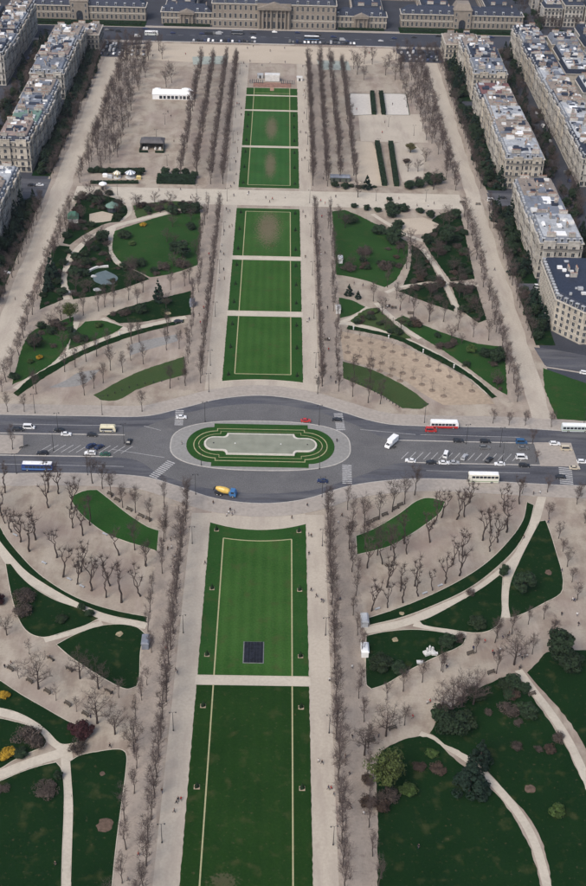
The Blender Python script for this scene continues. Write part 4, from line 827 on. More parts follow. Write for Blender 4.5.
for x, y, R_ in [(-105.5,646.2,3),(-98.6,651.4,3),(-88.6,654.3,3),(-100.4,579.0,2.5),(-88.5,554.4,3),(-78.4,540.2,3),(-74.3,547.7,2.6),(-64.5,565.1,3),(-55.6,559.8,3),(-42.3,642.7,3),(-47.9,642.4,3),(-53.6,643.5,2.6),(-58.9,639.4,2.5),(-61.4,518.3,2.6),(-70.5,514.6,2.6),(-91.8,498.9,3),(-95.9,495.5,3)]+[(67.6,656.0,3),(76.1,642.2,3),(83.5,640.3,3),(99.6,616.5,3.4),(88.8,598.8,3.2),(68.7,593.6,3),(75.6,570.0,2.6),(98.4,559.6,3),(83.0,540.5,2.6),(86.0,493.7,2.6),(78.9,499.7,2.6)]+[(37.2,682.9,2.4),(47.1,674.0,2.4),(51.4,672.4,2.4),(60.3,674.0,2.2),(47.3,644.9,2.4),(54.2,641.8,2.6),(59.8,640.3,2.6),(86.4,687.8,3),(92.8,692.1,3)]:
    k = gr.choice(('evergreen','holly','grey','grey','evergreen'))
    shrub(k, x, y, R_*gr.uniform(.7,1.05), '%s filling the beds of the %s garden' % ({'evergreen':'dark evergreen shrub','holly':'mid green shrub','grey':'brown twiggy shrub'}[k], 'pond' if x < 0 else 'court side'), 'bed shrubs, %s garden' % ('pond' if x < 0 else 'court side'), gr.uniform(.5,.85))

NOGROW = [(-78.5,551.9),(-89.2,624.1)]+[(81.0,622.1)]
def inside(p, poly):
    x, y = p; c = False
    for (x0, y0), (x1, y1) in zip(poly, poly[1:]+poly[:1]):
        if (y0 > y) != (y1 > y) and x < (x1-x0)*(y-y0)/(y1-y0)+x0: c = not c
    return c
for idx, n, nm in ((17,44,'pond bank lawn'),(18,40,'hut lawn'),(19,12,'strip lawn by the alley'),(20,8,'wedge lawn by the alley'),(21,3,'small arc triangle'),(22,4,'conifer lawn'),(25,14,'narrow lawn under the cross walk'),(26,16,'court lawn'),(27,40,'triangular lawn by the alley'),(28,20,'sliver lawn by the sand patch'),(29,14,'triangle lawn under the cross path'),(30,20,'small lawn by the alley'),(32,14,'spindle bed'),(33,14,'long hedge lawn'),(14,16,'shrubby lawn'),(16,9,'big pond lawn')):
    poly = GL[idx]; xs = [p[0] for p in poly]; ys = [p[1] for p in poly]; k = 0; t = 0
    while k < n and t < 600:
        t += 1; x, y = gr.uniform(min(xs), max(xs)), gr.uniform(min(ys), max(ys))
        if not inside((x, y), poly): continue
        if any((x-a)**2+(y-b)**2 < 100 for a, b in NOGROW): continue
        if idx == 26 and x < 62 and y > 575: continue
        if idx == 14 and y < 250: continue
        if idx == 16 and (x < -52 and 560 < y < 628): continue
        k += 1; q = gr.random()
        if q < .22: put_tree('spreading_tree', SPREAD, 'bare tree growing on the %s' % nm, 'bare trees of the '+nm, x, y, gr.uniform(.4,.62))
        else:
            kd = 'grey' if q < .62 else 'holly' if q < .76 else 'rust' if q < .82 else 'evergreen'
            shrub(kd, x, y, gr.uniform(1.4,3.3), '%s scattered on the %s' % ({'grey':'brown twiggy shrub','holly':'mid green shrub','rust':'rusty shrub','evergreen':'dark evergreen shrub'}[kd], nm), 'shrubs of the '+nm, gr.uniform(.45,.85))

# ================================================================ BUILDINGS
def window_mesh(w, h, arch=False, key={}):
    k = (w, h, arch)
    if k in key: return key[k]
    m = MB(); f = .16; p = -.14
    m.box(-w/2-f, -w/2, p, 0.0, -.05, h); m.box(w/2, w/2+f, p, 0.0, -.05, h); m.box(-w/2-f, w/2+f, p-.04, 0.0, h, h+f); m.box(-w/2-f-.05, w/2+f+.05, p-.10, 0.0, -.17, -.05)
    m.quad((-w/2,-.03,-.05),(w/2,-.03,-.05),(w/2,-.03,h),(-w/2,-.03,h), 1)
    m.box(-.03, .03, -.07, -.035, 0, h, 2)
    key[k] = m.mesh('window', [M_TRIM, M_GLASS, M_WHITEDULL]); return key[k]
def dormer_mesh(key={}):
    if 0 in key: return key[0]
    m = MB(); m.box(-.75,.75,-.55,1.2,0,1.7,0); m.box(-.9,.9,-.7,1.3,1.7,1.95,0); m.quad((-.52,-.57,.2),(.52,-.57,.2),(.52,-.57,1.55),(-.52,-.57,1.55),1)
    key[0] = m.mesh('dormer', [M_ZINCL, M_GLASS]); return key[0]
def chimney_mesh(n, key={}):
    if n in key: return key[n]
    m = MB(); L_ = n*.55; m.box(-.35,.35,-L_/2,L_/2,0,2.0,0); m.box(-.42,.42,-L_/2-.07,L_/2+.07,2.0,2.15,0)
    for i in range(n): m.cyl(0, -L_/2+.28+i*.55, 2.15, 2.75, .13, .10, 6, 1)
    key[n] = m.mesh('chimney', [mat('chimney_render',(0.36,0.34,0.315),var=.2,scale=1,objrand=.3), M_POT]); return key[n]
M_RAIL = mat('railing', (0.13,0.125,0.12), var=.1, scale=2)
FACE = {'f': 0.0, 'l': -PI/2, 'r': PI/2, 'b': PI}
def house(label, x0, x1, y0, y1, h, faces, wall, roofm, mans, floors=5, bay=2.9, mh=3.0, group=None, name='apartment_house', seed=1, clutter=12, dorm=True, top_extra=None):
    r = random.Random(seed); w = x1-x0; d = y1-y0
    o = thing(name, label, 'building', ((x0+x1)/2, (y0+y1)/2, 0), 0, group)
    m = MB(); m.box(-w/2, w/2, -d/2, d/2, -.3, h); part('wall', m, wall, o)
    m = MB(); fh = h/floors
    for z, pr in ((fh*1.0, .18), (h-.35, .55), (h-fh-.1, .16)): m.box(-w/2-pr, w/2+pr, -d/2-pr, d/2+pr, z, z+.32)
    part('cornice', m, M_TRIM, o)
    ti = 1.5; m = MB(); m.box(-w/2+.1, w/2-.1, -d/2+.1, d/2-.1, h-.02, h+mh, 0, ti, ti if 'f' in faces else .25)
    rf = part('mansard', m, mans, o)
    m = MB(); m.box(-w/2+ti-.1, w/2-ti+.1, -d/2+ti-.1, d/2-ti+.1, h+mh, h+mh+.35, 0, .5, .5); rt_ = part('roof', m, roofm, o)
    # raised roof strips, skylights, lift housings
    cols = [M_ZINC, M_ZINCL, M_ZINC, roofm, M_WHITEDULL, M_WHITEDULL, M_SLATE, M_SLATE, M_SLATE, M_WHITE]
    for i in range(clutter):
        m = MB(); a = r.uniform(.6, 3.2); b = r.uniform(.6, 2.6); px = r.uniform(-w/2+ti+a, w/2-ti-a); py = r.uniform(-d/2+ti+b, d/2-ti-b) if d > 2*(ti+b) else 0
        m.box(-a, a, -b, b, 0, r.uniform(.3,1.3), 0, r.uniform(0,.3), r.uniform(0,.3)); part('roof_box', m, r.choice(cols), rt_, (px, py, h+mh+.3+i*.006))
    for s in (-1, 1):
        for q in range(2 if w > 14 else 1): link('chimney', chimney_mesh(r.choice((6,8,9))), rt_, ((q*2-1)*w*.24+r.uniform(-.8,.8), s*(d/2-1.3-.05*q), h+mh*.9+q*.03), PI/2)
    for i in range(4): link('chimney', chimney_mesh(r.choice((3,4,5))), rt_, (r.uniform(-w*.32, w*.32), (i-1.5)*d*.17+r.uniform(-.9,.9), h+mh+.2+i*.02), r.choice((0, PI/2)))
    for i in range(7):
        m = MB(); a = r.uniform(.35,.8); m.box(-a,a,-a*.8,a*.8,0,.35,0,.08,.08); part('skylight', m, r.choice((M_GLASS, M_WHITE, M_GLASS, M_ZINCL)), rt_, (r.uniform(-w*.34,w*.34), r.uniform(-d*.38,d*.38), h+mh+.32+i*.009))
    for f in faces:
        ln = w if f in 'fb' else d; dep = d/2 if f in 'fb' else w/2; n = max(2, int(round(ln/bay))); st = ln/n; rz = FACE[f]; c, s = math.cos(rz), math.sin(rz)
        def place(me, nm, u, z, off=0.0):
            lx, ly = u, -(dep+off); link(nm, me, rf if nm == 'dormer' else o, (lx*c-ly*s, lx*s+ly*c, z), rz)
        bays = [st*(int(n*.25)+.5)-ln/2, st*(int(n*.75)+.5)-ln/2] if (ln > 18 and dorm) else []; bw_ = st*1.9; bayd = .9
        for c_ in bays:
            m = MB(); m.box(-bw_/2, bw_/2, -bayd, .02, 3.6, h+.9); m.box(-bw_/2-.15, bw_/2+.15, -bayd-.2, .02, h+.9, h+1.2); lx, ly = c_, -dep; part('bay', m, wall, o, (lx*c-ly*s, lx*s+ly*c, 0), rz)
        for fl in range(floors):
            wh = 2.5 if fl == 0 else (2.15 if fl < floors-1 else 1.7)
            for i in range(n):
                u = -ln/2+st*(i+.5); place(window_mesh(1.55 if fl else 1.9, wh), 'window', u, fl*fh+.75, bayd if fl and any(abs(u-c_) < bw_/2 for c_ in bays) else 0.0)
        if dorm:
            for i in range(n):
                if n < 5 or i % 2 == 0 or r.random() < .5: place(dormer_mesh(), 'dormer', -ln/2+st*(i+.5), h+.35, -.95)
        for fl in (2, floors-1):
            m = MB(); z = fl*fh+.45; 
            for e0, e1, dd in ([(-ln/2+.4, ln/2-.4, .75)] if not bays else [(-ln/2+.4, bays[0]-bw_/2-.1, .7), (bays[0]-bw_/2, bays[0]+bw_/2, 1.45), (bays[0]+bw_/2+.1, bays[1]-bw_/2-.1, .7), (bays[1]-bw_/2, bays[1]+bw_/2, 1.45), (bays[1]+bw_/2+.1, ln/2-.4, .7)]):
                m.box(e0, e1, -dd, 0, z-.14, z, 0); m.box(e0, e1, -dd, -dd+.05, z, z+.85, 1)
            lx, ly = 0, -dep; part('balcony', m, [M_TRIM, M_RAIL], o, (lx*c-ly*s, lx*s+ly*c, 0), rz)
    return o
ROOFN = {'zinc':(M_ZINC,'grey zinc'),'pale':(M_ZINCL,'pale zinc'),'tan':(M_TAR,'tan gravel'),'pink':(M_TAR2,'pinkish gravel'),'red':(M_ROOFRED,'dark red'),'green':(M_COPPER,'green copper'),'slate':(M_SLATE,'dark slate')}
def row(x0, x1, y0, cuts, faces, side, block, seed, base=17.2):
    r = random.Random(seed); y = y0; n = 0
    for ln, rk, mk, front in cuts:
        rm, rn = ROOFN[rk]; mm, mn = ROOFN[mk]; n += 1
        place_ = {1:'first', 2:'second', 3:'third', 4:'fourth', 5:'fifth'}[n]
        house('%s roofed house with %s mansard, %s in %s' % (rn, mn, place_, block), x0+r.uniform(-1,1), x1+r.uniform(-1,1), y+.05, y+ln-.05, base+r.uniform(-2.2,2.4), faces+('f' if front else ''), r.choice((M_STONE, M_STONE2)), rm, mm, seed=seed*31+n, group=None)
        y += ln
row(134,155, 562, ((30,'pale','zinc',1),(30,'zinc','zinc',0),(26,'tan','zinc',0)), 'l', 'court', 'the court block nearest the avenue', 11)
row(134,155.5, 677, ((27,'pale','zinc',1),(30,'tan','zinc',0),(27,'pale','tan',0),(26,'tan','zinc',0),(25,'red','slate',0)), 'l', 'court', 'the court middle block', 12)
row(135,157, 831, ((27,'zinc','zinc',1),(28,'slate','slate',0),(26,'tan','slate',0)), 'l', 'court', 'the court far block', 13)
row(-156,-135.5, 560, ((32,'zinc','zinc',1),(30,'tan','zinc',0),(23,'pale','zinc',0)), 'r', 'tent', 'the pond garden block', 14)
row(-156,-135.5, 685, ((28,'pink','slate',1),(26,'green','zinc',0),(26,'zinc','zinc',0),(30,'tan','zinc',0)), 'r', 'tent', 'the green roofed block', 15)
row(-158,-136, 813, ((26,'zinc','zinc',1),(22,'pink','slate',1),(26,'pale','slate',0),(26,'tan','zinc',0)), 'r', 'tent', 'the tent side far block', 16)
house('cream corner house with pillared facade beside the car park, court side', 125,150,913,940,13.5,'fl',M_STONE,M_TAR,M_TAR,floors=4,mh=.8,seed=5,dorm=False)
house('cream corner house with pillared facade beside the car park, tent side', -146,-126.5,915,941,13.5,'fr',M_STONE,M_TAR,M_TAR,floors=4,mh=.8,seed=6,dorm=False)
# long terraces across the avenue
r5 = random.Random(50)
def terrace(sx, xs, ylist, block, seed):
    r = random.Random(seed)
    for ri, (xa, xb) in enumerate(xs):
        for j, (ya, yb) in enumerate(ylist):
            if ri and r.random() < .12: continue
            rk = r.choice(('zinc','pale','tan','slate','slate','zinc','pale')); mk = r.choice(('slate','slate','zinc','slate')); rm, rn = ROOFN[rk]; mm, mn = ROOFN[mk]
            gap = 0.05 if ri == 0 else r.uniform(.05, 2.5)
            house('%s roofed house, %s mansard, %s along the %s terrace rank, %s' % (rn, mn, ordn(j+1), ('first','second','third','fourth')[ri], block), xa+r.uniform(-.9,.9), xb+r.uniform(-.5,.5), ya+.05, yb-gap, 18.0+r.uniform(-2.5,2.8)-(0 if ri == 0 else r.uniform(0,2)), (('l' if sx > 0 else 'r')+('f' if j == 0 else '')) if ri == 0 else ('f' if j == 0 else ''), r.choice((M_STONE, M_STONE2)), rm, mm, seed=seed*77+ri*20+j, clutter=16, group='terrace houses across the avenue, '+block)
def cuts(a, b, n, seed):
    r = random.Random(seed); w = [r.uniform(.8,1.2) for _ in range(n)]; t = sum(w); out = []; y = a
    for q in w: out.append((y, y+(b-a)*q/t)); y += (b-a)*q/t
    return out
terrace(1, ((178.5,197),(200,220),(224,244),(248,268)), cuts(682,948,10,1), 'court side', 61)
terrace(-1, ((-199,-180),(-222,-202),(-246,-226)), cuts(838,968,5,2), 'tent side', 62)
# corner house with a cut corner and a slate roof
def corner_house():
    o = thing('corner_house', 'apartment house with cut corner and flat dark slate roof by the side street', 'building', (148,521,0))
    def fp(i): return [(-15.5+i,-13+i*.6),(-5+i*.4,-25.5+i),(22-i,-25.5+i),(22-i,26-i),(-15.5+i,26-i)]
    m = MB(); m.prism(fp(0), -.3, 16.5); part('wall', m, M_STONE, o)
    m = MB(); m.prism(fp(-.5), 15.9, 16.4); m.prism(fp(-.2), 3.8, 4.1); part('cornice', m, M_TRIM, o)
    a, b = fp(.1), fp(1.7); m = MB()
    for i in range(5): j = (i+1) % 5; m.quad((*a[i],16.5),(*a[j],16.5),(*b[j],19.3),(*b[i],19.3))
    part('mansard', m, M_SLATE, o)
    m = MB(); m.prism(b, 19.2, 19.45); part('roof', m, M_SLATE, o)
    r = random.Random(9)
    for i in range(14): m = MB(); s = r.uniform(.4,1.4); m.box(-s,s,-s*.7,s*.7,0,r.uniform(.5,1.3)); part('roof_box', m, r.choice((M_WHITEDULL,M_ZINCL,M_WHITE)), o, (r.uniform(-10,18), r.uniform(-18,22), 19.4+i*.005))
    for i in range(4): link('chimney', chimney_mesh(6), o, (r.uniform(-9,16), r.uniform(-15,22), 19.3), r.choice((0,PI/2)))
    E_ = fp(0)
    for (p, q) in ((4,0),(0,1),(1,2)):
        A, B = Vector(E_[p]), Vector(E_[q]); d = (B-A); n = max(2, int(d.length/3)); rz = math.atan2(d.y, d.x)
        for fl in range(5):
            for i in range(n):
                c = A+d*((i+.5)/n); link('window', window_mesh(1.35, 2.0), o, (c.x, c.y, fl*3.2+.9), rz)
        for i in range(n): c = A+d*((i+.5)/n)+Vector((-d.y, d.x)).normalized()*.75; link('dormer', dormer_mesh(), o, (c.x, c.y, 16.7), rz)
corner_house()
# ---- the long military school facade
def columns(o, xs, y, z0, z1, r=.62):
    for x in xs:
        m = MB(); m.cyl(0,0,z0,z1,r,r*.86,12); m.box(-r*1.25,r*1.25,-r*1.25,r*1.25,z0-.3,z0+.25); m.box(-r*1.3,r*1.3,-r*1.3,r*1.3,z1-.5,z1); part('column', m, M_ECOLE, o, (x, y, 0))
def pediment(o, cx, w, y, dep, z, hgt, m_=M_ECOLE):
    m = MB(); m.box(cx-w/2-.5, cx+w/2+.5, y-.5, y+dep, z, z+1.2)
    a, b, t = (cx-w/2-.8, z+1.2), (cx+w/2+.8, z+1.2), (cx, z+1.2+hgt); y0, y1 = y-.7, y+dep
    n = len(m.v); m.v += [(a[0],y0,a[1]),(b[0],y0,b[1]),(t[0],y0,t[1]),(a[0],y1,a[1]),(b[0],y1,b[1]),(t[0],y1,t[1])]
    for q in ((0,1,2),(5,4,3),(1,4,5,2),(0,2,5,3)): m.f.append(tuple(n+i for i in q)); m.m.append(0)
    part('pediment', m, m_, o)
def school_block(label, x0, x1, y0, dep, h, floors, mh, skips=(), ww=1.5, bay=3.4, name='school_wing'):
    w = x1-x0; o = thing(name, label, 'building', ((x0+x1)/2, y0+dep/2, 0), rad(-.35) if 0 else 0); fh = h/floors
    m = MB(); m.box(-w/2,w/2,-dep/2,dep/2,-.3,h); part('wall', m, M_ECOLE, o)
    m = MB()
    for z, pr in ((h-.6,.7),(fh-.2,.25)): m.box(-w/2-pr,w/2+pr,-dep/2-pr,dep/2+pr,z,z+.6)
    part('cornice', m, M_TRIM, o)
    m = MB(); m.box(-w/2+.2,w/2-.2,-dep/2+.2,dep/2-.2,h,h+mh,0,min(dep*.42,5.5),min(dep*.42,5.5)); part('roof', m, M_SLATE, o)
    n = int(w/bay); st = w/n
    for i in range(n):
        x = -w/2+st*(i+.5)
        if any(a < x+(x0+x1)/2 < b for a, b in skips): continue
        for fl in range(floors): link('window', window_mesh(ww, min(fh*.62, 3.4)), o, (x, -dep/2, fl*fh+fh*.2), 0)
        if i % 2 == 0: link('dormer', dormer_mesh(), o, (x, -dep/2+1.2, h+.5), 0)
        if i % 7 == 3: link('chimney', chimney_mesh(5), o, (x, 0, h+mh*.75), 0)
    return o
o = school_block('central block of the long school facade with columned portico', -48, 48, 991, 24, 18.4, 3, 6.5, ((-12.5,12.5),), 1.7, 3.9, 'school_palace')
m = MB(); m.box(-13,13,-14,-11.9,-.3,18.9); part('portico_wall', m, M_ECOLE, o)
columns(o, (-11.5,-8.6,-5.6,-2.4,2.4,5.6,8.6,11.5), -15.2, 0.4, 15.0, .75); pediment(o, 0, 25, -16.6, 4.4, 15.0, 4.2)
for x in (-7.1,-4.0,0,4.0,7.1):
    link('doorway', window_mesh(2.0, 5.2), o, (x,-14,.5)); link('window', window_mesh(1.9, 3.2), o, (x,-14,8.6))
m = MB(); m.box(-11,11,-9,11,18.5,25.5,0,1,1); m.box(-10,10,-8,10,25.5,35,0,6,6); part('dome', m, M_SLATE, o)
for s, nm in ((-1,'tent side'),(1,'court side')):
    xa, xb = sorted((s*48.2, s*88)); o = school_block('low school wing with white columned pediment, %s' % nm, xa, xb, 996, 14, 9.6, 2, 4.5, ((s*68-6, s*68+6),), 1.5, 3.3)
    m = MB(); m.box(-5.5,5.5,-8.6,-6.9,-.3,10.2); part('pavilion_wall', m, M_ECOLE, o); columns(o, (-4.6,-1.9,1.9,4.6), -9.3, .3, 8.4, .5); pediment(o, 0, 10.5, -10.1, 4, 8.4, 2.6)
    link('doorway', window_mesh(2.0,4.4), o, (0,-8.6,.4))
xa, xb = -204, -101
for xa, xb, nm in ((-204,-101,'tent side'),(100,196,'court side')):
    cx = (xa+xb)/2
    o = school_block('long outer school wing with slate mansard and arched gate, %s' % nm, xa, xb, 1003, 14, 10.6, 2, 4.8, ((cx-7,cx+7),), 1.6, 3.5)
    m = MB(); m.box(-7,7,-8.6,-6.8,-.3,14); m.box(-7.5,7.5,-9.0,6,14,14.7); m.box(-7,7,-8.3,6,14.7,19,0,2,2); part('gate_pavilion', m, M_ECOLE, o)
    m = MB(); pts = [(-2.6,0),(2.6,0)]+[(2.6*math.cos(t),4.6+2.6*math.sin(t)) for t in [PI*i/10 for i in range(11)]]
    n = len(m.v); m.v += [(x,-8.63,z) for x, z in pts]; m.f.append(tuple(range(n, n+len(pts)))); m.m.append(0); part('gateway', m, M_GLASS, o)
    for x in (-5,5):
        for z in (1.2,5.6,10): link('window', window_mesh(1.4,2.4), o, (x,-8.6,z))
# school and town blocks behind
bk = random.Random(5)
for i, (xa, xb, ya, yb, h) in enumerate(((-86,-62,1014,1075,9),(62,86,1014,1075,9),(-46,-30,1018,1080,12),(30,46,1018,1080,12),(-200,-180,1020,1090,10),(-140,-118,1020,1090,10),(118,140,1020,1090,10),(170,188,1022,1090,10),(-118,-90,1082,1096,12),(90,118,1082,1098,12),(-60,60,1084,1100,13),(-180,-140,1092,1106,12),(140,180,1092,1106,12))):
    house('slate roofed school range behind the %s' % ('central block' if abs(xa+xb) < 110 else 'outer wing' if abs(xa+xb) > 230 else 'low wings'), xa, xb, ya, yb, h, 'f', M_ECOLE, M_SLATE, M_SLATE, floors=3, mh=4, seed=300+i, clutter=2, dorm=False, name='school_range', group='school ranges behind the facade')
for i in range(26):
    s = -1 if i % 2 else 1; x = s*(285+bk.uniform(0,110)) if s > 0 else s*(212+bk.uniform(0,110)); y = 985+ (i//2)*12
    house('apartment house in the far quarter beyond the %s outer wing' % ('tent side' if s < 0 else 'court side'), x, x+bk.uniform(16,22), y+30, y+41, bk.uniform(14,20), 'f', M_STONE2, bk.choice((M_ZINC,M_TAR,M_SLATE)), bk.choice((M_ZINC,M_SLATE)), seed=400+i, clutter=3, dorm=False, group='houses of the far quarter') if abs(x) > 225 else None
for i in range(70):
    put_tree('street_tree', CHEST, 'bare tree on the boulevard past the outer wing and terrace, court side', 'boulevard trees', bk.uniform(198,275), bk.uniform(958,1090), .9)
for i in range(40):
    shrub('tree', bk.uniform(198,275), bk.uniform(958,1090), bk.uniform(2.5,4), 'dark evergreen tree on the boulevard past the outer wing, court side', 'boulevard evergreens', .9)
for i in range(12):
    xh = 214+(i % 4)*16.5; yh = 1015+(i//4)*26
    house('apartment house on the boulevard corner beyond the terrace, %s in its cluster' % ordn(i+1), xh, xh+15, yh, yh+15, bk.uniform(14,19), 'f', M_STONE2, bk.choice((M_ZINC,M_SLATE,M_ZINCL)), M_SLATE, seed=700+i, clutter=6, dorm=False, group='houses of the boulevard corner')

# ================================================================ SMALL BUILDINGS AND INSTALLATIONS
def tent():
    o = thing('event_tent', 'long white event tent with dark windows on the sand', 'tent', (-65.6,822,0), rad(.5)); w, d, h = 27, 9, 3.4
    m = MB(); m.box(-w/2,w/2,-d/2,d/2,0,h); part('wall', m, M_WHITE, o)
    m = MB(); a = [(-w/2-.3,-d/2-.3),(w/2+.3,-d/2-.3),(w/2+.3,d/2+.3),(-w/2-.3,d/2+.3)]; z = h; t = 5.6
    m.quad((*a[0],z),(*a[1],z),(w/2,0,t),(-w/2,0,t)); m.quad((*a[2],z),(*a[3],z),(-w/2,0,t),(w/2,0,t)); m.tri((*a[1],z),(*a[2],z),(w/2,0,t)); m.tri((*a[3],z),(*a[0],z),(-w/2,0,t))
    m.box(w/2-8,w/2-2,-1.5,3,5.3,6.3,0,2.4,1.8); m.box(-w/2+1,-w/2+5,-1.5,3,5.2,6.0,0,1.6,1.8); part('canopy', m, M_WHITE, o)
    for i in range(8): m = MB(); m.box(-1.0,1.0,-.05,.02,.4,2.5); part('window', m, M_GLASS, o, (-w/2+5.5+i*2.6, -d/2, 0))
    m = MB(); m.box(-.2,.2,-.06,0,0,3.2); 
    for i in range(4): link('pole', bpy.data.meshes.get('pole_tent') or m.mesh('pole_tent', M_WHITEDULL), o, (-w/2+i*w/3, -d/2-.03, 0))
tent()
def kiosk():
    o = thing('park_pavilion', 'dark roofed open pavilion on the sandy ground', 'pavilion', (-71,727,0)); w, d = 14.6, 13
    m = MB(); m.box(-w/2,w/2,-d/2+4,d/2,4.2,4.6); m.box(-w/2,w/2,-d/2+4,d/2,4.6,5.9,0,2.2,2.2); part('roof', m, mat('kiosk_roof',(0.105,0.10,0.105),var=.12,scale=.5), o)
    m = MB(); m.box(-w/2+.4,w/2-.4,d/2-.5,d/2-.1,0,4.2); m.box(-w/2+.4,-w/2+.9,-2,d/2,0,4.2); m.box(w/2-.9,w/2-.4,-2,d/2,0,4.2); part('wall', m, mat('kiosk_wall',(0.09,0.085,0.08),var=.1,scale=1), o)
    for x in (-w/2+.4,-2.4,2.4,w/2-.4): m = MB(); m.cyl(0,0,0,4.2,.22,.2,8); part('post', m, M_IRON, o, (x,-d/2+4.4,0))
    for x in (-5,-3.2,2,4.6): m = MB(); m.box(-.8,.8,-.5,.5,.0,.8); m.box(-.6,.6,.2,.4,.8,1.5); part('seat', m, M_WHITEDULL, o, (x,-1.2,0))
    for s in (-1, 1): m = MB(); m.box(-.25,.25,-2.2,2.2,0,1.6); part('side_hedge', m, M_HEDGE, o, (s*(w/2-.1),-d/2+2.0,0))
    m = MB(); m.box(-w/2,-w/2+5.2,-.3,.3,0,1.3); m.box(w/2-5.2,w/2,-.3,.3,0,1.3); part('front_hedge', m, M_HEDGE, o, (0,-d/2,0))
kiosk()
def fountain():
    o = thing('fountain_basin', 'long stone rimmed basin of still green water in the roundabout', 'fountain', (0,408.6,.36))
    def shape(k):
        p = []
        def arc(cx, cy, rx, ry, a, b, n):
            for i in range(n+1): t = rad(a+(b-a)*i/n); p.append((cx+rx*math.cos(t), cy+ry*math.sin(t)))
        hx, hy = 13.0+k, 7.0+k; ex, ey = 18.2, 4.4+k
        p.append((-hx,-hy)); p.append((hx,-hy)); arc(hx+1.6,-hy,1.6,hy-ey,180,90,5); arc(ex,0,3.7+k,ey,-90,90,16); arc(hx+1.6,hy,1.6,hy-ey,270,180,5)
        p.append((-hx,hy)); arc(-hx-1.6,hy,1.6,hy-ey,0,-90,5); arc(-ex,0,3.7+k,ey,90,270,16); arc(-hx-1.6,-hy,1.6,hy-ey,90,0,5)
        out = []
        for q in p:
            if not out or (Vector(q)-Vector(out[-1])).length > .02: out.append(q)
        return out
    m = MB(); m.prism(ccw(shape(.35)), -.1, .45); part('coping', m, mat('coping_stone',(0.56,0.53,0.47),var=.08,scale=1), o)
    m = MB(); m.prism(ccw(shape(-.35)), -.1, .47); part('water', m, M_WATER, o)
    for x in (-18.5,18.5,-10,8): m = MB(); m.cyl(0,0,.4,.75,.35,.2,8); part('water_jet', m, M_IRON if abs(x) > 15 else M_WHITEDULL, o, (x,0,0))
fountain()
def dark_square():
    o = thing('display_square', 'dark square display of tiles lying on the lawn in a pale frame', 'display', (-.1,291.4,.10)); h = 2.9
    m = MB(); m.box(-h-.4,h+.4,-4.9,4.9,-.02,.08); part('frame', m, mat('frame_grey',(0.16,0.17,0.175),var=.1,scale=1), o)
    t = MB(); t.box(-.475,.475,-.745,.745,0,.16); me = t.mesh('tile', mat('dark_tile',(0.012,0.014,0.022),rough=.7,var=.2,scale=1,objrand=.3))
    for i in range(6):
        for j in range(6): link('tile', me, o, (-2.5+i*1.0, -3.9+j*1.56, .08))
dark_square()
# flower and fence parterre at the head of the lawns
o = thing('parterre_stage', 'low reddish stage bed with grey fence panels at the head of the lawns', 'stage', (0,853,.0))
m = MB(); m.box(-13,13,-5,4,-.05,.35); part('bed', m, mat('red_earth',(0.26,0.15,0.115),var=.18,scale=.5), o)
m = MB(); m.box(-1.3,1.3,-13,-4.9,.11,.14); part('carpet', m, mat('carpet',(0.34,0.21,0.15),var=.1,scale=1), o)
fp_ = MB(); fp_.box(-.6,.6,-.06,.06,0,2.6); fm = fp_.mesh('fence_panel', M_ZINC)
for i in range(14): link('fence_panel', fm, o, ((-15.2+i*1.45) if i < 7 else (6.4+(i-7)*1.45), 2.0+(i % 2)*.4, .3), rad(70))
m = MB(); m.box(-6,4,0,.5,.35,4.6); m.box(-6.2,4.2,.5,5,4.4,4.8); part('backdrop', m, M_WHITEDULL, o, (1,6.5,0))
for x, y, c in ((-8.5,868,M_ZINCL),(19,864,M_WHITEDULL)):
    m = MB(); m.box(-2,2,-1.6,1.6,0,2.6); m.box(-2.15,2.15,-1.75,1.75,2.6,2.85,0,.5,.5); m.box(-.6,.6,-1.66,-1.6,0,2.0,1)
    tag(part('site_cabin', m, [c, M_IRON], None, (x,y,.02)), 'small %s cabin beside the stage at the lawn head' % ('grey' if c is M_ZINCL else 'white'), 'cabin')
# merry-go-round yard, glass kiosk, hut, park shed, pond
def merry(x, y, r, c1, c2, label):
    o = thing('merry_go_round', label, 'carousel', (x,y,0)); m = MB(); m.cyl(0,0,0,.4,r,r,16); part('platform', m, M_WHITEDULL, o)
    m = MB(); m.cyl(0,0,.4,3.6,.4,.4,8); part('drum', m, c2, o)
    m = MB(); n = 16
    for i in range(n): a, b = 2*PI*i/n, 2*PI*(i+1)/n; m.tri((r*math.cos(a),r*math.sin(a),3.0),(r*math.cos(b),r*math.sin(b),3.0),(0,0,4.6), i % 2); m.quad((r*math.cos(a),r*math.sin(a),2.6),(r*math.cos(b),r*math.sin(b),2.6),(r*math.cos(b),r*math.sin(b),3.0),(r*math.cos(a),r*math.sin(a),3.0), i % 2)
    part('canopy', m, [c1, c2], o)
    for i in range(8): a = 2*PI*i/8; m = MB(); m.cyl(0,0,.4,2.7,.05,.05,5); part('post', m, M_WHITEDULL, o, ((r-.3)*math.cos(a),(r-.3)*math.sin(a),0))
merry(-79.5,681,3.0,M_WHITE,paint('pale_blue',(.25,.30,.36)),'white and pale blue merry go round in the hedged yard'); merry(-87,680,2.2,M_WHITE,paint('yellow',(.45,.36,.14)),'small white and yellow merry go round in the hedged yard')
for i, (x, y, c) in enumerate(((-94,681,M_WHITE),(-91,679.5,M_ZINCL),(-74.5,679,paint('yellow',(.45,.36,.14))))):
    m = MB(); m.box(-1.3,1.3,-.8,.8,0,1.5); m.box(-1.5,1.5,-1,1,1.5,2.1,0,.6,.5); tag(part('toy_stall', m, c, None, (x,y,0)), '%s stall in the merry go round yard' % ('white','grey','yellow')[i], 'stall')
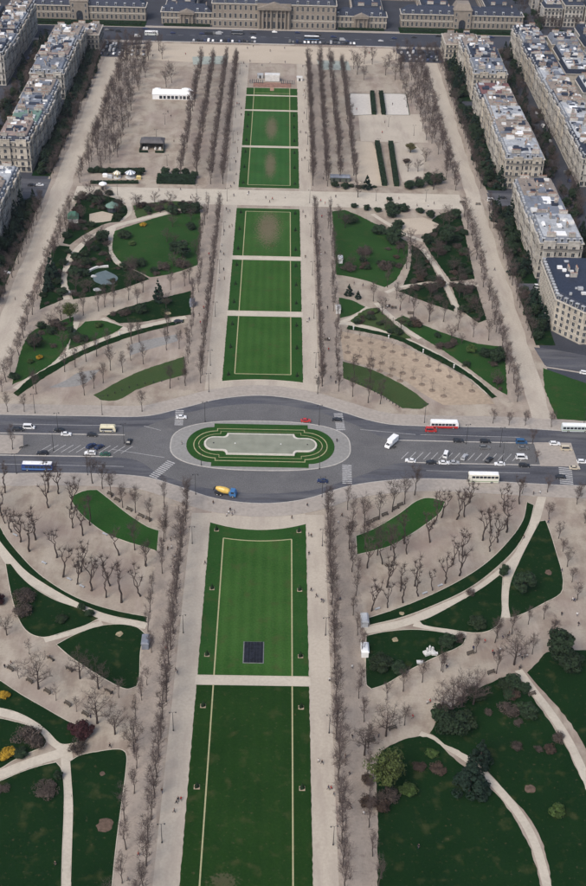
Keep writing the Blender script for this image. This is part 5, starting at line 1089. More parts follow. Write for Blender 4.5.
o = thing('ticket_kiosk', 'white round topped kiosk on the cross walk by the yard', 'kiosk', (-93,663,0)); m = MB(); m.cyl(0,0,0,3.0,1.9,1.9,10); part('wall', m, M_SIDE, o); m = MB(); m.cyl(0,0,3.0,3.5,2.4,2.2,10); m.cyl(0,0,3.5,4.4,2.2,.4,10); part('roof', m, M_WHITE, o); m = MB(); m.box(-.6,.6,-1.95,-1.85,.2,2.2); part('door', m, M_IRON, o)
x, y = [(-84.3,633.4)][0]
o = thing('glass_kiosk', 'pale green domed glass kiosk by the playground of the pond garden', 'kiosk', (x,y,.05)); m = MB(); m.cyl(0,0,0,2.8,3.0,3.0,12); part('wall', m, M_GLASS, o); m = MB(); m.cyl(0,0,2.8,3.2,3.7,3.6,12); m.cyl(0,0,3.2,4.6,3.6,1.2,12); m.cyl(0,0,4.6,5.4,1.2,.1,12); part('roof', m, M_COPPER, o)
x, y = [(-103.4,618.8)][0]
o = thing('green_hut', 'green roofed hut near the alley in the pond garden', 'hut', (x,y,.05), rad(8)); m = MB(); m.box(-2.6,2.6,-3,3,0,2.6); part('wall', m, M_WHITEDULL, o); m = MB(); m.box(-3,3,-3.4,3.4,2.6,4.2,0,1.6,.2); part('roof', m, mat('hut_green',(0.07,0.17,0.12),var=.1,scale=1), o); m = MB(); m.box(2.6,2.64,-.5,.5,0,2.1); part('door', m, M_IRON, o)
x, y = [(40.9,683.2)][0]
o = thing('park_shed', 'long low grey green shed behind shrubs at the cross walk', 'shed', (x,y,.02)); m = MB(); m.box(-5.5,5.5,-2,2,0,2.6); part('wall', m, mat('shed',(0.10,0.115,0.095),var=.1,scale=1), o); m = MB(); m.box(-5.9,5.9,-2.4,2.4,2.6,3.6,0,.3,1.6); part('roof', m, M_ZINC, o)
for i in range(3): m = MB(); m.box(-.5,.5,-.04,0,0,2.0); part('door', m, M_IRON, o, (-3.5+i*3.5,-2,0))
def mound(name, label, cat, x, y, rx, ry, h, m_, seed):
    r = random.Random(seed); m = MB(); n = 14; rings = [(1,0),(.8,.55),(.5,.85),(.0,1)]; base = 0
    pr = [r.uniform(.75,1.15) for _ in range(n)]
    for f, z in rings[:-1]: m.v += [(rx*f*pr[i]*math.cos(2*PI*i/n)+r.uniform(-.1,.1), ry*f*pr[i]*math.sin(2*PI*i/n), z*h*r.uniform(.85,1.1)-.03) for i in range(n)]
    m.v.append((0,0,h))
    for k in range(2):
        for i in range(n): j = (i+1) % n; m.f.append((k*n+i,k*n+j,(k+1)*n+j,(k+1)*n+i)); m.m.append(0)
    for i in range(n): m.f.append((2*n+i,2*n+(i+1) % n,3*n)); m.m.append(0)
    return tag(part(name, m, m_, None, (x,y,.06)), label, cat)
slab('pond', [(-83.7,556.5),(-79.2,560.6),(-72.5,553.3),(-73.3,545.9),(-78.9,544.6),(-83.6,549.1)], .10, M_POND)
ribbon('pond_wall', [(-88.0,557.5),(-83.7,563.0),(-78.3,564.4)], 1.2, .9, M_WHITEDULL, h=1.0)
for i, (a, b, rx, ry, lab) in enumerate(((285,322,2.2,1.4,'pale rock at the lower end of the pond'),(210,330,2.0,1.2,'grey rock on the path bank of the pond'),(275,283,1.6,1.1,'pale rock under the pond wall'))):
    x, y = [[(-80.7,539.4)], [(-92.5,536.0)], [(-84.2,553.5)]][i][0]; mound('rock', lab, 'rock', x, y, rx, ry, .9, M_ZINCL, i)
# flower rings in the lawns
for i, (q, lab) in enumerate((([(-43.2,299.1)],'sandy flower ring on the lawn by the benches'),([(45.3,298.5)],'sandy flower ring on the statue lawn'),([(101.0,333.6)],'brown flower ring on the wedge lawn near the cream bus'),([(48.4,311.1)],'sandy flower ring on the arc strip near the cream bus'),([(-45.0,517.0)],'sandy flower ring on the conifer lawn'),([(79.1,238.0)],'brown flower ring beside the curved path'),([(-38.9,223.3)],'brown earth patch on the tall dark lawn'),([(-41.7,241.3)],'small brown flower ring on the tall dark lawn'))):
    R_ = (1.4,1.3,1.5,1.0,1.6,1.7,2.6,.9)[i]; mound('flower_bed', lab, 'flower bed', q[0][0], q[0][1], R_, R_, .15, mat('bed_sand',(0.30,0.25,0.16),var=.2,scale=1) if i in (0,1,3,4) else mat('bed_earth',(0.115,0.078,0.058),var=.2,scale=1), 30+i)
# white statue group
x, y = [(55.7,292.5)][0]
o = thing('statue_group', 'white stone statue group on plinths at the lawn edge', 'statue', (x,y,.05), rad(25), None, .72)
m = MB(); m.box(-2.6,2.6,-1.4,1.4,0,.9); m.box(-2.2,2.2,-1.1,1.1,.9,1.3); part('plinth', m, M_WHITEDULL, o)
for i, (a, b, hh) in enumerate(((-1.3,0,2.6),(.1,.2,3.2),(1.4,-.1,2.2))):
    m = MB(); m.tube([(0,0,1.2),(.08,0,1.2+hh*.3),(.0,.05,1.2+hh*.55),(.05,0,1.2+hh*.78),(.05,0,1.2+hh*.86)], [.5,.42,.36,.46,.16], 9); m.tube([(.05,0,1.2+hh*.86),(.05,0,1.2+hh*.93),(.05,0,1.2+hh)], [.14,.24,.1], 8, 0, True); m.tube([(.4,0,1.2+hh*.76),(.62,-.2,1.2+hh*.55),(.5,-.45,1.2+hh*.45)], [.15,.12,.09], 6); part('figure', m, M_WHITEDULL, o, (a,b,0))
for q, lab in (([(52.3,287.9)],'white stone bench end beside the statue group'),([(57.3,291.8)],'white stone block beside the statue group')):
    m = MB(); m.box(-.9,.9,-.45,.45,0,.6,0,.08,.05); m.box(-1.05,1.05,-.55,.55,.6,.75); tag(part('stone_block', m, M_WHITEDULL, None, (*q[0],.05)), lab, 'stone block')
# grey and white huts at the plane tree edges
for q, c, lab in (([(-34.4,294.2)],M_ZINC,'grey metal park hut by the lawn near the benches'),([(35.1,292.1)],M_WHITE,'narrow white hut by the corner of the statue lawn'),([(35.7,306.1)],M_ZINCL,'grey white hut at the end of the arc strip'),([(-34.3,525.7)],M_ZINC,'grey hut at the end of the conifer lawn'),([(34.4,522.3)],M_WHITEDULL,'white grey hut beside the small triangle lawn'),([(37.3,576.1)],M_WHITE,'white domed stall on the court lawn edge')):
    o = thing('park_hut', lab, 'hut', (*q[0],.02)); m = MB(); m.box(-1.1,1.1,-2.2,2.2,0,2.3); part('wall', m, c, o); m = MB(); m.box(-1.3,1.3,-2.4,2.4,2.3,2.8,0,.5,.4); part('roof', m, c, o); m = MB(); m.box(-1.14,-1.1,-.45,.45,0,1.9); part('door', m, M_IRON, o)

# ================================================================ STREET FURNITURE
pl = MB(); pl.tube([(0,0,0),(0,0,.8),(0,0,4),(0,0,8.2)], [.16,.12,.09,.06], 7); pl.cyl(0,0,-.02,.5,.24,.18,8); pl.tube([(0,0,8.2),(.35,0,8.5),(.9,0,8.45)], [.05,.045,.04], 5); pl.tube([(0,0,8.2),(-.35,0,8.5),(-.9,0,8.45)], [.05,.045,.04], 5)
POLE = pl.mesh('pole', M_IRON); ln = MB(); ln.tube([(0,0,-.28),(0,0,0),(0,0,.14)], [.16,.24,.05], 7, 0, True); LANT = ln.mesh('lantern', M_IRON)
def lamp(x, y, label, group=None, h=1.0):
    o = thing('street_lamp', label, 'street lamp', (x, y, 0), RND.uniform(0,.3), group, (1,1,h)); po = link('pole', POLE, o)
    for s in (-1, 1): link('lantern', LANT, po, (s*.9,0,8.42))
for x, y in [(-22.7,424.7),(-22.5,394.0)]+[(23.4,423.9),(22.9,393.2)]: lamp(x, y, 'tall dark lamp post on the island round the basin', 'island lamps', 1.15)
for x, y in [(-22.4,447.8),(-23.5,375.2)]+[(23.3,448.1),(23.5,375.0),(66.4,427.3)]+[(-92.0,428.9),(-65.0,386.3),(-91.8,386.3),(-64.7,428.6)]+[(131.4,426.9)]: lamp(x, y, 'tall dark lamp post on the sidewalk of the crossing avenue', 'sidewalk lamps', 1.1)
for x, y in [(-80.5,415.1),(-80.3,402.1),(-53.6,408.2)]+[(81.7,412.5),(94.4,400.8),(95.0,410.8)]: lamp(x, y, 'tall dark lamp post on the parking strip of the avenue', 'parking strip lamps', 1.1)
for s in (-1, 1):
    for y in (218,258,300,346): lamp(s*22.9, y, 'double lamp post on the promenade before the avenue, %s' % ('blue bus side' if s < 0 else 'cream bus side'), 'promenade lamps', .9)
    for y in range(470, 900, 45): lamp(s*22.9, y, 'double lamp post on the promenade beyond the fountain, %s' % ('tent side' if s < 0 else 'court side'), 'promenade lamps', .9)
for x, y in ((-67,770),(-70,742),(-60,700),(75,775),(66,735),(90,760),(-84,655),(-40,655),(60,655),(88,656)): lamp(x, y, 'lamp post standing free on open sand beyond the cross walk', 'open ground lamps', .8)
# benches
def bench_proto():
    s = MB(); 
    for i in range(4): s.box(-1.1,1.1,-.30+i*.155,-.30+i*.155+.12,.42,.47)
    b = MB()
    for i in range(3): b.box(-1.1,1.1,.31,.36,.55+i*.14,.55+i*.14+.10)
    l = MB(); l.box(-.05,.05,-.28,.34,0,.42); l.box(-.05,.05,.28,.35,.42,.95)
    return s.mesh('seat', M_WOOD), b.mesh('backrest', M_WOOD), l.mesh('leg', M_IRON)
BS, BB, BL = bench_proto()
def bench(x, y, rz, label, group):
    o = thing('park_bench', label, 'bench', (x,y,.02), rz, group, 1.25); link('seat', BS, o); link('backrest', BB, o)
    for sx in (-.9,.9): link('leg', BL, o, (sx,0,0))
for x, y in [(-75.1,282.1),(-68.3,277.0),(-62.2,272.6),(-55.3,267.6),(-49.5,263.6)]: bench(x, y, rad(-38), 'dark bench in the row along the band lawn', 'benches along the band lawn')
for x, y in [(-63.3,286.9),(-56.8,282.3),(-43.7,273.2)]: bench(x, y, rad(142), 'dark bench backing onto the ringed lawn', 'benches by the ringed lawn')
for x, y in [(-52.1,370.3),(-47.1,364.7),(-42.5,361.0),(-39.6,359.1),(-55.1,373.9)]: bench(x, y, rad(-35), 'dark bench above the crescent lawn near the blue bus', 'benches by the blue bus crescent')
for x, y in [(46.3,364.4),(42.9,361.5),(40.4,359.6),(50.6,368.4),(52.4,370.5)]: bench(x, y, rad(32), 'dark bench above the crescent lawn near the cream bus', 'benches by the cream bus crescent')
for x, y in [(41.8,259.8),(35.1,254.8)]+[(68.9,292.3),(74.3,283.8),(85.6,274.7)]: bench(x, y, rad(25), 'dark bench on the gravel walk by the shrubby lawn', 'benches by the shrubby lawn')
for x, y in [(58.0,528.0),(60.9,526.6),(28.5,494.3),(68.4,521.3)]+[(-98.7,694.3),(108.2,654.7),(116.9,652.4)]: bench(x, y, 0, 'dark bench on gravel beyond the fountain', 'benches beyond the fountain')
for x, y in [(-85.6,348.8),(-73.0,333.7),(-58.4,321.8),(-54.1,350.2),(-63.2,325.4)] + [(56.9,321.3),(40.4,312.9),(62.5,325.4)]:
    bm_ = MB(); bm_.box(-1.0,1.0,-.3,.3,.38,.5); bm_.box(-.85,-.6,-.25,.25,0,.38); bm_.box(.6,.85,-.25,.25,0,.38)
    tag(part('stone_bench', bm_, M_ZINCL, None, (x,y,.02), rad(-35 if x < 0 else 30)), 'pale stone bench in the gravel grove by the %s bus' % ('blue' if x < 0 else 'cream'), 'bench', 'stone benches in the groves')
# bollards along the curve below the court side crescent
bo = MB(); bo.cyl(0,0,0,.9,.16,.13,8); bo.tube([(0,0,.9),(0,0,1.0),(0,0,1.12)], [.17,.18,.05], 8, 0, True); BOL = bo.mesh('bollard', M_IRON)
def along(pts, st):
    out = []; q = smooth(pts, False); acc = 0
    for a, b in zip(q, q[1:]):
        d = (Vector(b)-Vector(a)).length
        while acc < d: out.append(tuple(Vector(a).lerp(Vector(b), acc/d))); acc += st
        acc -= d
    return out
for x, y in along([(36.5,461.2),(44.3,454.1),(49.4,448.1),(54.4,441.8),(57.3,438.3)], 1.9): tag(link('bollard', BOL, None, (x,y,0)), 'short dark bollard along the lower edge of the court side crescent lawn', 'bollard', 'bollards by the court side crescent')
for x, y in along([(-64.2,448.1),(-56.4,454.8),(-50.2,458.2),(-41.7,461.1),(-34.2,463.1)], 3.6): tag(link('bollard', BOL, None, (x,y-5.2,0)), 'short dark bollard along the lower edge of the pond side crescent lawn', 'bollard', 'bollards by the pond side crescent')
# arc clipped low hedges beside the arc paths: white lamp-like stones
for x, y in [(40.9,505.1),(56.5,497.4),(71.1,485.1),(83.4,472.1)]+[(-74.4,486.4),(-65.2,495.2)]:
    m = MB(); m.cyl(0,0,0,1.3,.3,.22,8); m.tube([(0,0,1.3),(0,0,1.6),(0,0,1.95)], [.3,.42,.08], 8, 0, True); tag(part('stone_post', m, M_WHITEDULL, None, (x,y,.05)), 'small pale stone post on the arc hedge strip', 'post', 'stone posts on the arc strips')
# low wall and car-park rail before the far road
for x0, x1, y, lab in ((-62,-18,944.6,'low brown rail before the far road on the tent side'),(16,62,946.8,'low brown rail before the far road on the court side')):
    m = MB(); n = 22; m.box(0,x1-x0,-.15,.15,.7,1.0)
    for i in range(n+1): m.box((x1-x0)*i/n-.09,(x1-x0)*i/n+.09,-.12,.12,0,.7)
    tag(part('rail', m, mat('rail_brown',(0.16,0.11,0.085),var=.1,scale=1), None, (x0,y,.03)), lab, 'rail')

# ================================================================ VEHICLES
wh = MB(); wh.tube([(0,-.11,0),(0,.11,0)], [.32,.32], 12, 0, True); wh.tube([(0,-.125,0),(0,.125,0)], [.19,.19], 10, 1, True); WHEEL = wh.mesh('wheel', [M_TYRE, M_RIM])
wb = MB(); wb.tube([(0,-.16,0),(0,.16,0)], [.5,.5], 12, 0, True); wb.tube([(0,-.175,0),(0,.175,0)], [.28,.28], 10, 1, True); BWHEEL = wb.mesh('wheel', [M_TYRE, M_RIM])
def profile(m, pts, w, tw, mi=0):
    """side profile (x,z) extruded across, upper points narrowed to tw"""
    zs = [z for _, z in pts]; lo, hi = min(zs), max(zs); n = len(m.v); k = len(pts)
    def hw(z): t = (z-lo)/(hi-lo); return w*(1-.12*max(0, .35-t))+(tw-w)*max(0, (t-.55)/.45)
    m.v += [(x,-hw(z),z) for x, z in pts]+[(x,hw(z),z) for x, z in pts]
    m.f.append(tuple(n+i for i in range(k))); m.m.append(mi); m.f.append(tuple(n+k+i for i in reversed(range(k)))); m.m.append(mi)
    for i in range(k): j = (i+1) % k; m.f.append((n+j,n+i,n+k+i,n+k+j)); m.m.append(mi)
CARK = {}
def car_meshes(kind, cname, col):
    key = (kind, cname)
    if key in CARK: return CARK[key]
    if kind == 'van': body = [(-2.3,.3),(-2.35,.8),(-2.3,1.05),(1.5,1.05),(2.2,.9),(2.35,.6),(2.3,.3)]; cab = (-2.25,1.65,-2.15,.95,1.03,2.05,.86,.74)
    elif kind == 'wagon': body = [(-2.2,.3),(-2.25,.65),(-2.18,.92),(.9,.95),(2.0,.8),(2.2,.55),(2.15,.28)]; cab = (-2.1,.95,-1.75,.25,.92,1.48,.78,.62)
    else: body = [(-2.0,.3),(-2.08,.62),(-1.98,.88),(-1.2,.94),(.85,.94),(1.85,.8),(2.05,.55),(2.0,.28)]; cab = (-1.6,.95,-1.05,.2,.92,1.42,.76,.60)
    m = MB(); profile(m, body, .86, .80)
    x0, x1, t0, t1, z0, z1, w0, w1 = cab
    n = len(m.v); m.v += [(x0,-w0,z0),(x1,-w0,z0),(x1,w0,z0),(x0,w0,z0),(t0,-w1,z1),(t1,-w1,z1),(t1,w1,z1),(t0,w1,z1)]
    for q in ((4,5,6,7),(0,1,5,4),(1,2,6,5),(2,3,7,6),(3,0,4,7)): m.f.append(tuple(n+i for i in q)); m.m.append(0)
    P = paint(cname, col); bme = m.mesh('body', P)
    def pane(a, b, c, d, off):
        g = MB(); pts = [Vector(v) for v in (a,b,c,d)]; ce = sum(pts, Vector())/4; pts = [ce+(p-ce)*.84+Vector(off) for p in pts]; g.quad(*[tuple(p) for p in pts]); return g
    panes = [('windscreen', pane((x1,-w0,z0),(x1,w0,z0),(t1,w1,z1),(t1,-w1,z1),(.02,0,.015)).mesh('windscreen', M_GLASS)), ('rear_window', pane((x0,w0,z0),(x0,-w0,z0),(t0,-w1,z1),(t0,w1,z1),(-.02,0,.015)).mesh('rear_window', M_GLASS)),
             ('side_window', pane((x0,-w0,z0),(x1,-w0,z0),(t1,-w1,z1),(t0,-w1,z1),(0,-.02,.01)).mesh('side_window', M_GLASS)), ('side_window', pane((x1,w0,z0),(x0,w0,z0),(t0,w1,z1),(t1,w1,z1),(0,.02,.01)).mesh('side_window', M_GLASS))]
    hl = MB(); hl.box(-.04,.04,-.16,.16,-.08,.08); h = hl.mesh('headlight', M_LAMPW)
    CARK[key] = (bme, panes, h, max(x for x, _ in body)); return CARK[key]
CC = {'white':(.72,.73,.74),'dark':(.022,.024,.030),'navy':(.018,.030,.085),'blue':(.03,.10,.22),'red':(.46,.03,.03),'silver':(.36,.37,.39),'beige':(.50,.44,.34),'grey':(.14,.145,.15),'green':(.03,.09,.06)}
CD = {'white':'white','dark':'black','navy':'navy blue','blue':'teal blue','red':'bright red','silver':'silver','beige':'beige','grey':'dark grey','green':'dark green'}
def car(x, y, deg, kind, cname, label, group=None, parts=True, z=.05):
    bme, panes, h, nose = car_meshes(kind, cname, CC[cname])
    o = thing({'van':'delivery_van','wagon':'estate_car'}.get(kind,'car'), label, 'van' if kind == 'van' else 'car', (x,y,z), rad(deg), group)
    bo_ = link('body', bme, o)
    if parts:
        for nm, me in panes: link(nm, me, bo_)
        for sx in (-1.3,1.3):
            for sy in (-.78,.78): link('wheel', WHEEL, o, (sx,sy,.32))
        for sy in (-.55,.55): link('headlight', h, bo_, (nose-.06,sy,.62))
    return o
CARS = [([(-92.4,417.5)],0,'van','white','white delivery van on the carriageway by the sandy median end'),([(-96.5,416.1)],0,'wagon','dark','black estate car beside the sandy median'),
 ([(-80.4,416.1)],180,'car','dark','black car ahead of the white taxi on the parking strip kerb'),([(-77.0,413.2)],0,'car','white','white taxi saloon at the parking strip kerb'),([(-66.8,413.2)],0,'car','dark','black car behind the white taxi by the cream minibus'),
 ([(-51.7,408.8)],80,'car','dark','black car turning into the setts past the minibus'),([(-66.1,405.3)],48,'wagon','navy','navy car in the diagonal bay, end towards the median'),([(-62.9,404.7)],48,'car','navy','navy car in the diagonal bay, end towards the island'),
 ([(-65.9,400.3)],180,'wagon','white','white estate car beside the parked navy cars'),([(-60.1,399.6)],180,'car','green','dark green car following the white estate'),([(-84.3,399.7)],180,'wagon','dark','black estate car above the blue bus'),
 ([(-32.4,427.2)],4,'car','white','white car on the zebra crossing beside the ring road'),([(18.1,426.5)],3,'car','red','red hatchback on the ring road above the basin'),([(30.9,427.6)],0,'car','dark','black car standing on the court side zebra crossing'),
 ([(23.8,384.6)],175,'car','navy','navy car on the ring road below the basin'),([(58.4,399.2)],170,'car','white','white car at the tip of the court side parking strip'),([(66.3,398.4)],180,'car','dark','black car behind the white one at the strip tip'),
 ([(68.4,421.0)],0,'van','red','red van in front of the white coach'),([(78.9,413.9)],0,'wagon','dark','black estate car on the kerb lane past the coach'),([(89.6,413.9)],0,'wagon','dark','black estate car in mid lane above a parked grey one'),([(88.7,409.5)],0,'wagon','grey','dark grey car parked at the strip kerb'),
 ([(103.9,413.6)],0,'van','blue','teal blue van before the tan median'),([(104.0,409.6)],0,'car','grey','grey car parked at the tan median corner'),([(117.2,413.1)],0,'wagon','white','white estate car past the tan median'),([(121.1,409.5)],0,'van','beige','beige van parked past the tan median'),
 ([(102.3,402.8)],0,'van','white','white van parked at the tan median'),([(102.6,397.5)],0,'wagon','dark','black estate car below the parked white van'),([(125.9,400.7)],0,'wagon','white','white car parked on the far end of the strip'),([(121.9,396.4)],0,'car','beige','beige car parked below the white one at the far strip end'),
 ([(115.4,390.2)],0,'car','dark','black car on the zebra crossing by the alley'),([(72.7,403.9)],72,'van','white','long white van in a diagonal bay'),([(71.3,398.2)],0,'car','white','white car at the foot of the long white van'),([(75.3,398.4)],0,'car','silver','silver car beside the white car at the strip kerb'),
 ([(79.8,402.4)],62,'wagon','silver','silver estate car in a diagonal bay'),([(89.3,400.9)],55,'wagon','dark','black estate car in a diagonal bay'),([(93.0,398.1)],180,'car','white','white car leaving the strip above the cream bus'),
 ([(140.3,469.1)],-15,'wagon','white','white car in the side street below the slate roofed house'),([(133.8,551.0)],-5,'van','white','white van in the gap between corner house and next block'),([(124.9,657.8)],-5,'van','white','white van in the street between the court side blocks'),([(132.3,662.2)],-5,'car','dark','black car behind the white van between the court side blocks'),
 ([(-128.7,665.6)],-3,'car','white','white car in the street below the green roofed block'),([(-133.2,665.0)],-3,'wagon','dark','black car beside the white one below the green roofed block'),([(-127.0,554.5)],0,'car','white','white car in the street by the rounded bay houses'),
 ([(-39.6,508.5)],12,'car','dark','black car on the arc path end by the grey hut')]
for p_, a, k_, c_, lab in CARS: car(p_[0][0], p_[0][1], a, k_, c_, lab)
# parked and moving cars far off
fr = random.Random(12)
def far_cars(pts, where, deg):
    for i, (x, y) in enumerate(pts):
        c = fr.choice(('white','dark','navy','silver','grey','dark','white','grey','dark','dark','navy','white','silver')); k = fr.choice(('car','car','wagon','van'))
        car(x, y, deg+fr.uniform(-3,3), k, c, '%s %s %s' % (CD[c], 'van' if k == 'van' else 'estate car' if k == 'wagon' else 'car', where), 'cars '+where, parts=False, z=.06)
far_cars([(x+fr.uniform(-.5,.5), 952.4) for x in [-60+i*2.9 for i in range(17)]], 'parked in line behind the tent side rail', 88)
far_cars([(x+fr.uniform(-.5,.5), 954.2) for x in [12+i*2.9 for i in range(18)]], 'parked in line behind the court side rail', 88)
far_cars([(-125+fr.uniform(0,2)+(i % 8)*4.2, 913+(i//8)*8.5+fr.uniform(-1,1)) for i in range(28)], 'in the tent side car park', 82)
far_cars([(95+fr.uniform(0,2)+(i % 7)*4.2, 917+(i//7)*8.5+fr.uniform(-1,1)) for i in range(24)], 'in the court side car park', 82)
far_cars([(fr.uniform(-190,190), fr.choice((958.5,962,970,974,979))) for i in range(34)], 'driving along the far road', 0)
far_cars([(s*(158+fr.uniform(0,1)) if fr.random() < .5 else s*175, 690+i*13) for s in (-1,1) for i in range(18)], 'parked in the avenues behind the houses', 90)
def bus(x, y, deg, L_, h, body, roof, stripe, label, name='city_bus', st=(.85,1.15)):
    o = thing(name, label, 'bus', (x,y,.05), rad(deg)); w = 1.25
    m = MB(); profile(m, [(-L_/2,.35),(-L_/2-.05,1.2),(-L_/2,h-.35),(-L_/2+.2,h-.05),(L_/2-.35,h-.05),(L_/2-.05,h-.45),(L_/2+.08,1.3),(L_/2,.35)], w, w-.12); part('body', m, body, o)
    m = MB(); m.box(-L_/2+.15,L_/2-.35,-w+.14,w-.14,h-.06,h+.10,0,.12,.12); rf = part('roof', m, roof, o)
    m = MB(); m.box(-.9,.9,-.5,.5,h+.1,h+.32,0,.1,.1); part('roof_hatch', m, roof, rf, (-L_*.2,0,0)); part('roof_hatch', m, roof, rf, (L_*.25,0,0))
    n = int(L_/1.5); g = MB(); g.quad((-.62,0,0),(.62,0,0),(.62,.05,.95),(-.62,.05,.95)); gm = g.mesh('window', M_GLASS)
    for s in (-1, 1):
        for i in range(n): link('window', gm, o, (-L_/2+.9+i*(L_-1.4)/n, s*(w+.012), h-1.62), 0 if s < 0 else PI)
        m = MB(); m.box(-L_/2+.1,L_/2-.1,-.015,.015,*st); part('stripe', m, stripe, o, (0,s*(w+.02),0))
        for xx in (-L_*.28, L_*.32): link('wheel', BWHEEL, o, (xx, s*(w-.12), .5))
    m = MB(); m.quad((L_/2+.10,-1.0,1.35),(L_/2+.10,1.0,1.35),(L_/2-.02,.95,h-.5),(L_/2-.02,-.95,h-.5)); part('windscreen', m, M_GLASS, o)
    return o
p_ = [(-84.4,389.4)][0]; bus(*p_, 180, 11.6, 3.1, paint('bus_blue',(.02,.05,.20)), M_WHITE, paint('bus_lightblue',(.12,.28,.55)), 'dark blue coach with white roof by the lower kerb')
p_ = [(74.1,424.2)][0]; bus(*p_, 0, 11.2, 3.2, M_WHITE, M_WHITE, paint('red',(.46,.03,.03)), 'white coach with red lower side at the upper kerb', st=(.42,1.4))
p_ = [(85.0,386.8)][0]; bus(*p_, 180, 11.6, 4.0, paint('bus_ivory',(.66,.65,.58)), M_WHITE, paint('bus_green',(.22,.30,.18)), 'tall cream sightseeing bus with white top and green band')
p_ = [(127.6,423.4)][0]; bus(*p_, 0, 11.8, 3.2, paint('bus_pale',(.55,.60,.62)), M_WHITE, paint('bus_green',(.10,.26,.24)), 'white and pale green bus past the alley crossing')
bus(29,961.5,0,11.5,3.1,paint('dark',(.022,.024,.03)),M_WHITE,paint('bus_lightblue',(.12,.28,.55)),'dark bus with white roof on the far road before the central block'); bus(-93,964,0,10,3.3,M_WHITE,M_WHITE,paint('bus_green',(.22,.30,.18)),'white bus on the far road at the low wing, tent side')
bus(-28,972,180,9,2.9,paint('dark',(.022,.024,.03)),M_ZINC,paint('silver',(.36,.37,.39)),'dark coach on the far road, tent side of the portico')
p_ = [(-60.9,416.8)][0]; bus(*p_, 0, 6.2, 2.6, paint('bus_cream',(.62,.58,.42)), paint('bus_cream',(.62,.58,.42)), M_WHITEDULL, 'cream minibus beside the kerb near the setts', 'minibus')
# concrete mixer
x, y = [(-12.4,375.2)][0]
o = thing('mixer_truck', 'blue concrete mixer truck with yellow drum on the ring road', 'truck', (x,y,.05), rad(-12))
B = paint('truck_blue',(.05,.16,.36)); Yl = paint('drum_yellow',(.62,.42,.10))
m = MB(); m.box(-4.2,4.0,-.55,.55,.65,1.05); part('chassis', m, M_IRON, o)
m = MB(); profile(m, [(1.9,.55),(1.9,2.8),(2.1,2.95),(3.6,2.9),(4.05,1.9),(4.15,.55)], 1.2, 1.05); part('cab', m, B, o)
m = MB(); m.quad((3.92,-.95,2.05),(3.92,.95,2.05),(3.64,.9,2.8),(3.64,-.9,2.8)); part('windscreen', m, M_GLASS, o)
for s in (-1, 1): m = MB(); m.box(2.3,3.5,-.02,.02,1.75,2.55); part('side_window', m, M_GLASS, o, (0,s*1.17,0))
m = MB(); m.tube([(1.7,0,1.9),(1.2,0,1.95),(-.4,0,2.2),(-2.4,0,2.55),(-3.7,0,2.85)], [.55,1.0,1.25,1.05,.5], 14, 0, True); part('drum', m, Yl, o)
m = MB(); m.tube([(-3.6,0,3.0),(-4.3,0,2.4),(-4.6,0,1.5)], [.5,.35,.2], 8); part('chute', m, M_IRON, o)
m = MB(); m.box(1.5,1.85,-1.1,1.1,1.0,2.2); part('water_tank', m, B, o)
for xx in (3.0,-1.6,-3.0):
    for s in (-1, 1): link('wheel', BWHEEL, o, (xx, s*1.0, .5))
# white box truck
x, y = [(51.7,410.6)][0]
o = thing('box_truck', 'white box truck turning across the setts', 'truck', (x,y,.06), rad(236)); m = MB(); m.box(-3.6,1.4,-1.15,1.15,.9,3.1); m.box(-3.65,1.45,-1.2,1.2,3.1,3.18); part('cargo_box', m, M_WHITE, o)
m = MB(); profile(m, [(1.5,.5),(1.5,2.2),(1.7,2.35),(2.4,2.3),(3.0,1.4),(3.5,1.15),(3.55,.5)], 1.05, .9); part('cab', m, M_WHITE, o); m = MB(); m.quad((3.0,-.85,1.46),(3.0,.85,1.46),(2.47,.75,2.2),(2.47,-.75,2.2)); part('windscreen', m, M_GLASS, o)
m = MB(); m.box(-3.5,3.2,-.5,.5,.5,.9); part('chassis', m, M_IRON, o)
for xx in (2.5,-2.3):
    for s in (-1, 1): link('wheel', BWHEEL, o, (xx, s*.95, .5))
# motorcycles at the sandy median and by the truck
for q, lab in (([(-92.9,403.3)],'black motorcycle parked at the sandy median, road side'),([(-91.1,404.4)],'black motorcycle parked at the sandy median, bay side'),([(52.8,408.2)],'black motorcycle beside the white box truck')):
    o = thing('motorcycle', lab, 'motorcycle', (*q[0],.15 if 'median' in lab else .06), rad(20)); 
    for s in (-.7,.7): link('wheel', WHEEL, o, (s,0,.32))
    m = MB(); m.tube([(-.7,0,.35),(-.2,0,.6),(.35,0,.62),(.7,0,.35)], [.06,.14,.16,.06], 6); m.tube([(.7,0,.35),(.5,0,.95)], [.05,.04], 5); part('frame', m, M_IRON, o); m = MB(); m.tube([(-.75,0,.78),(-.3,0,.74),(.0,0,.8),(.4,0,.86)], [.08,.14,.14,.16], 6, 0, True); part('seat', m, M_TYRE, o); m = MB(); m.tube([(.4,-.36,1.02),(.5,0,.98),(.4,.36,1.02)], [.03,.03,.03], 5); part('handlebar', m, M_IRON, o)

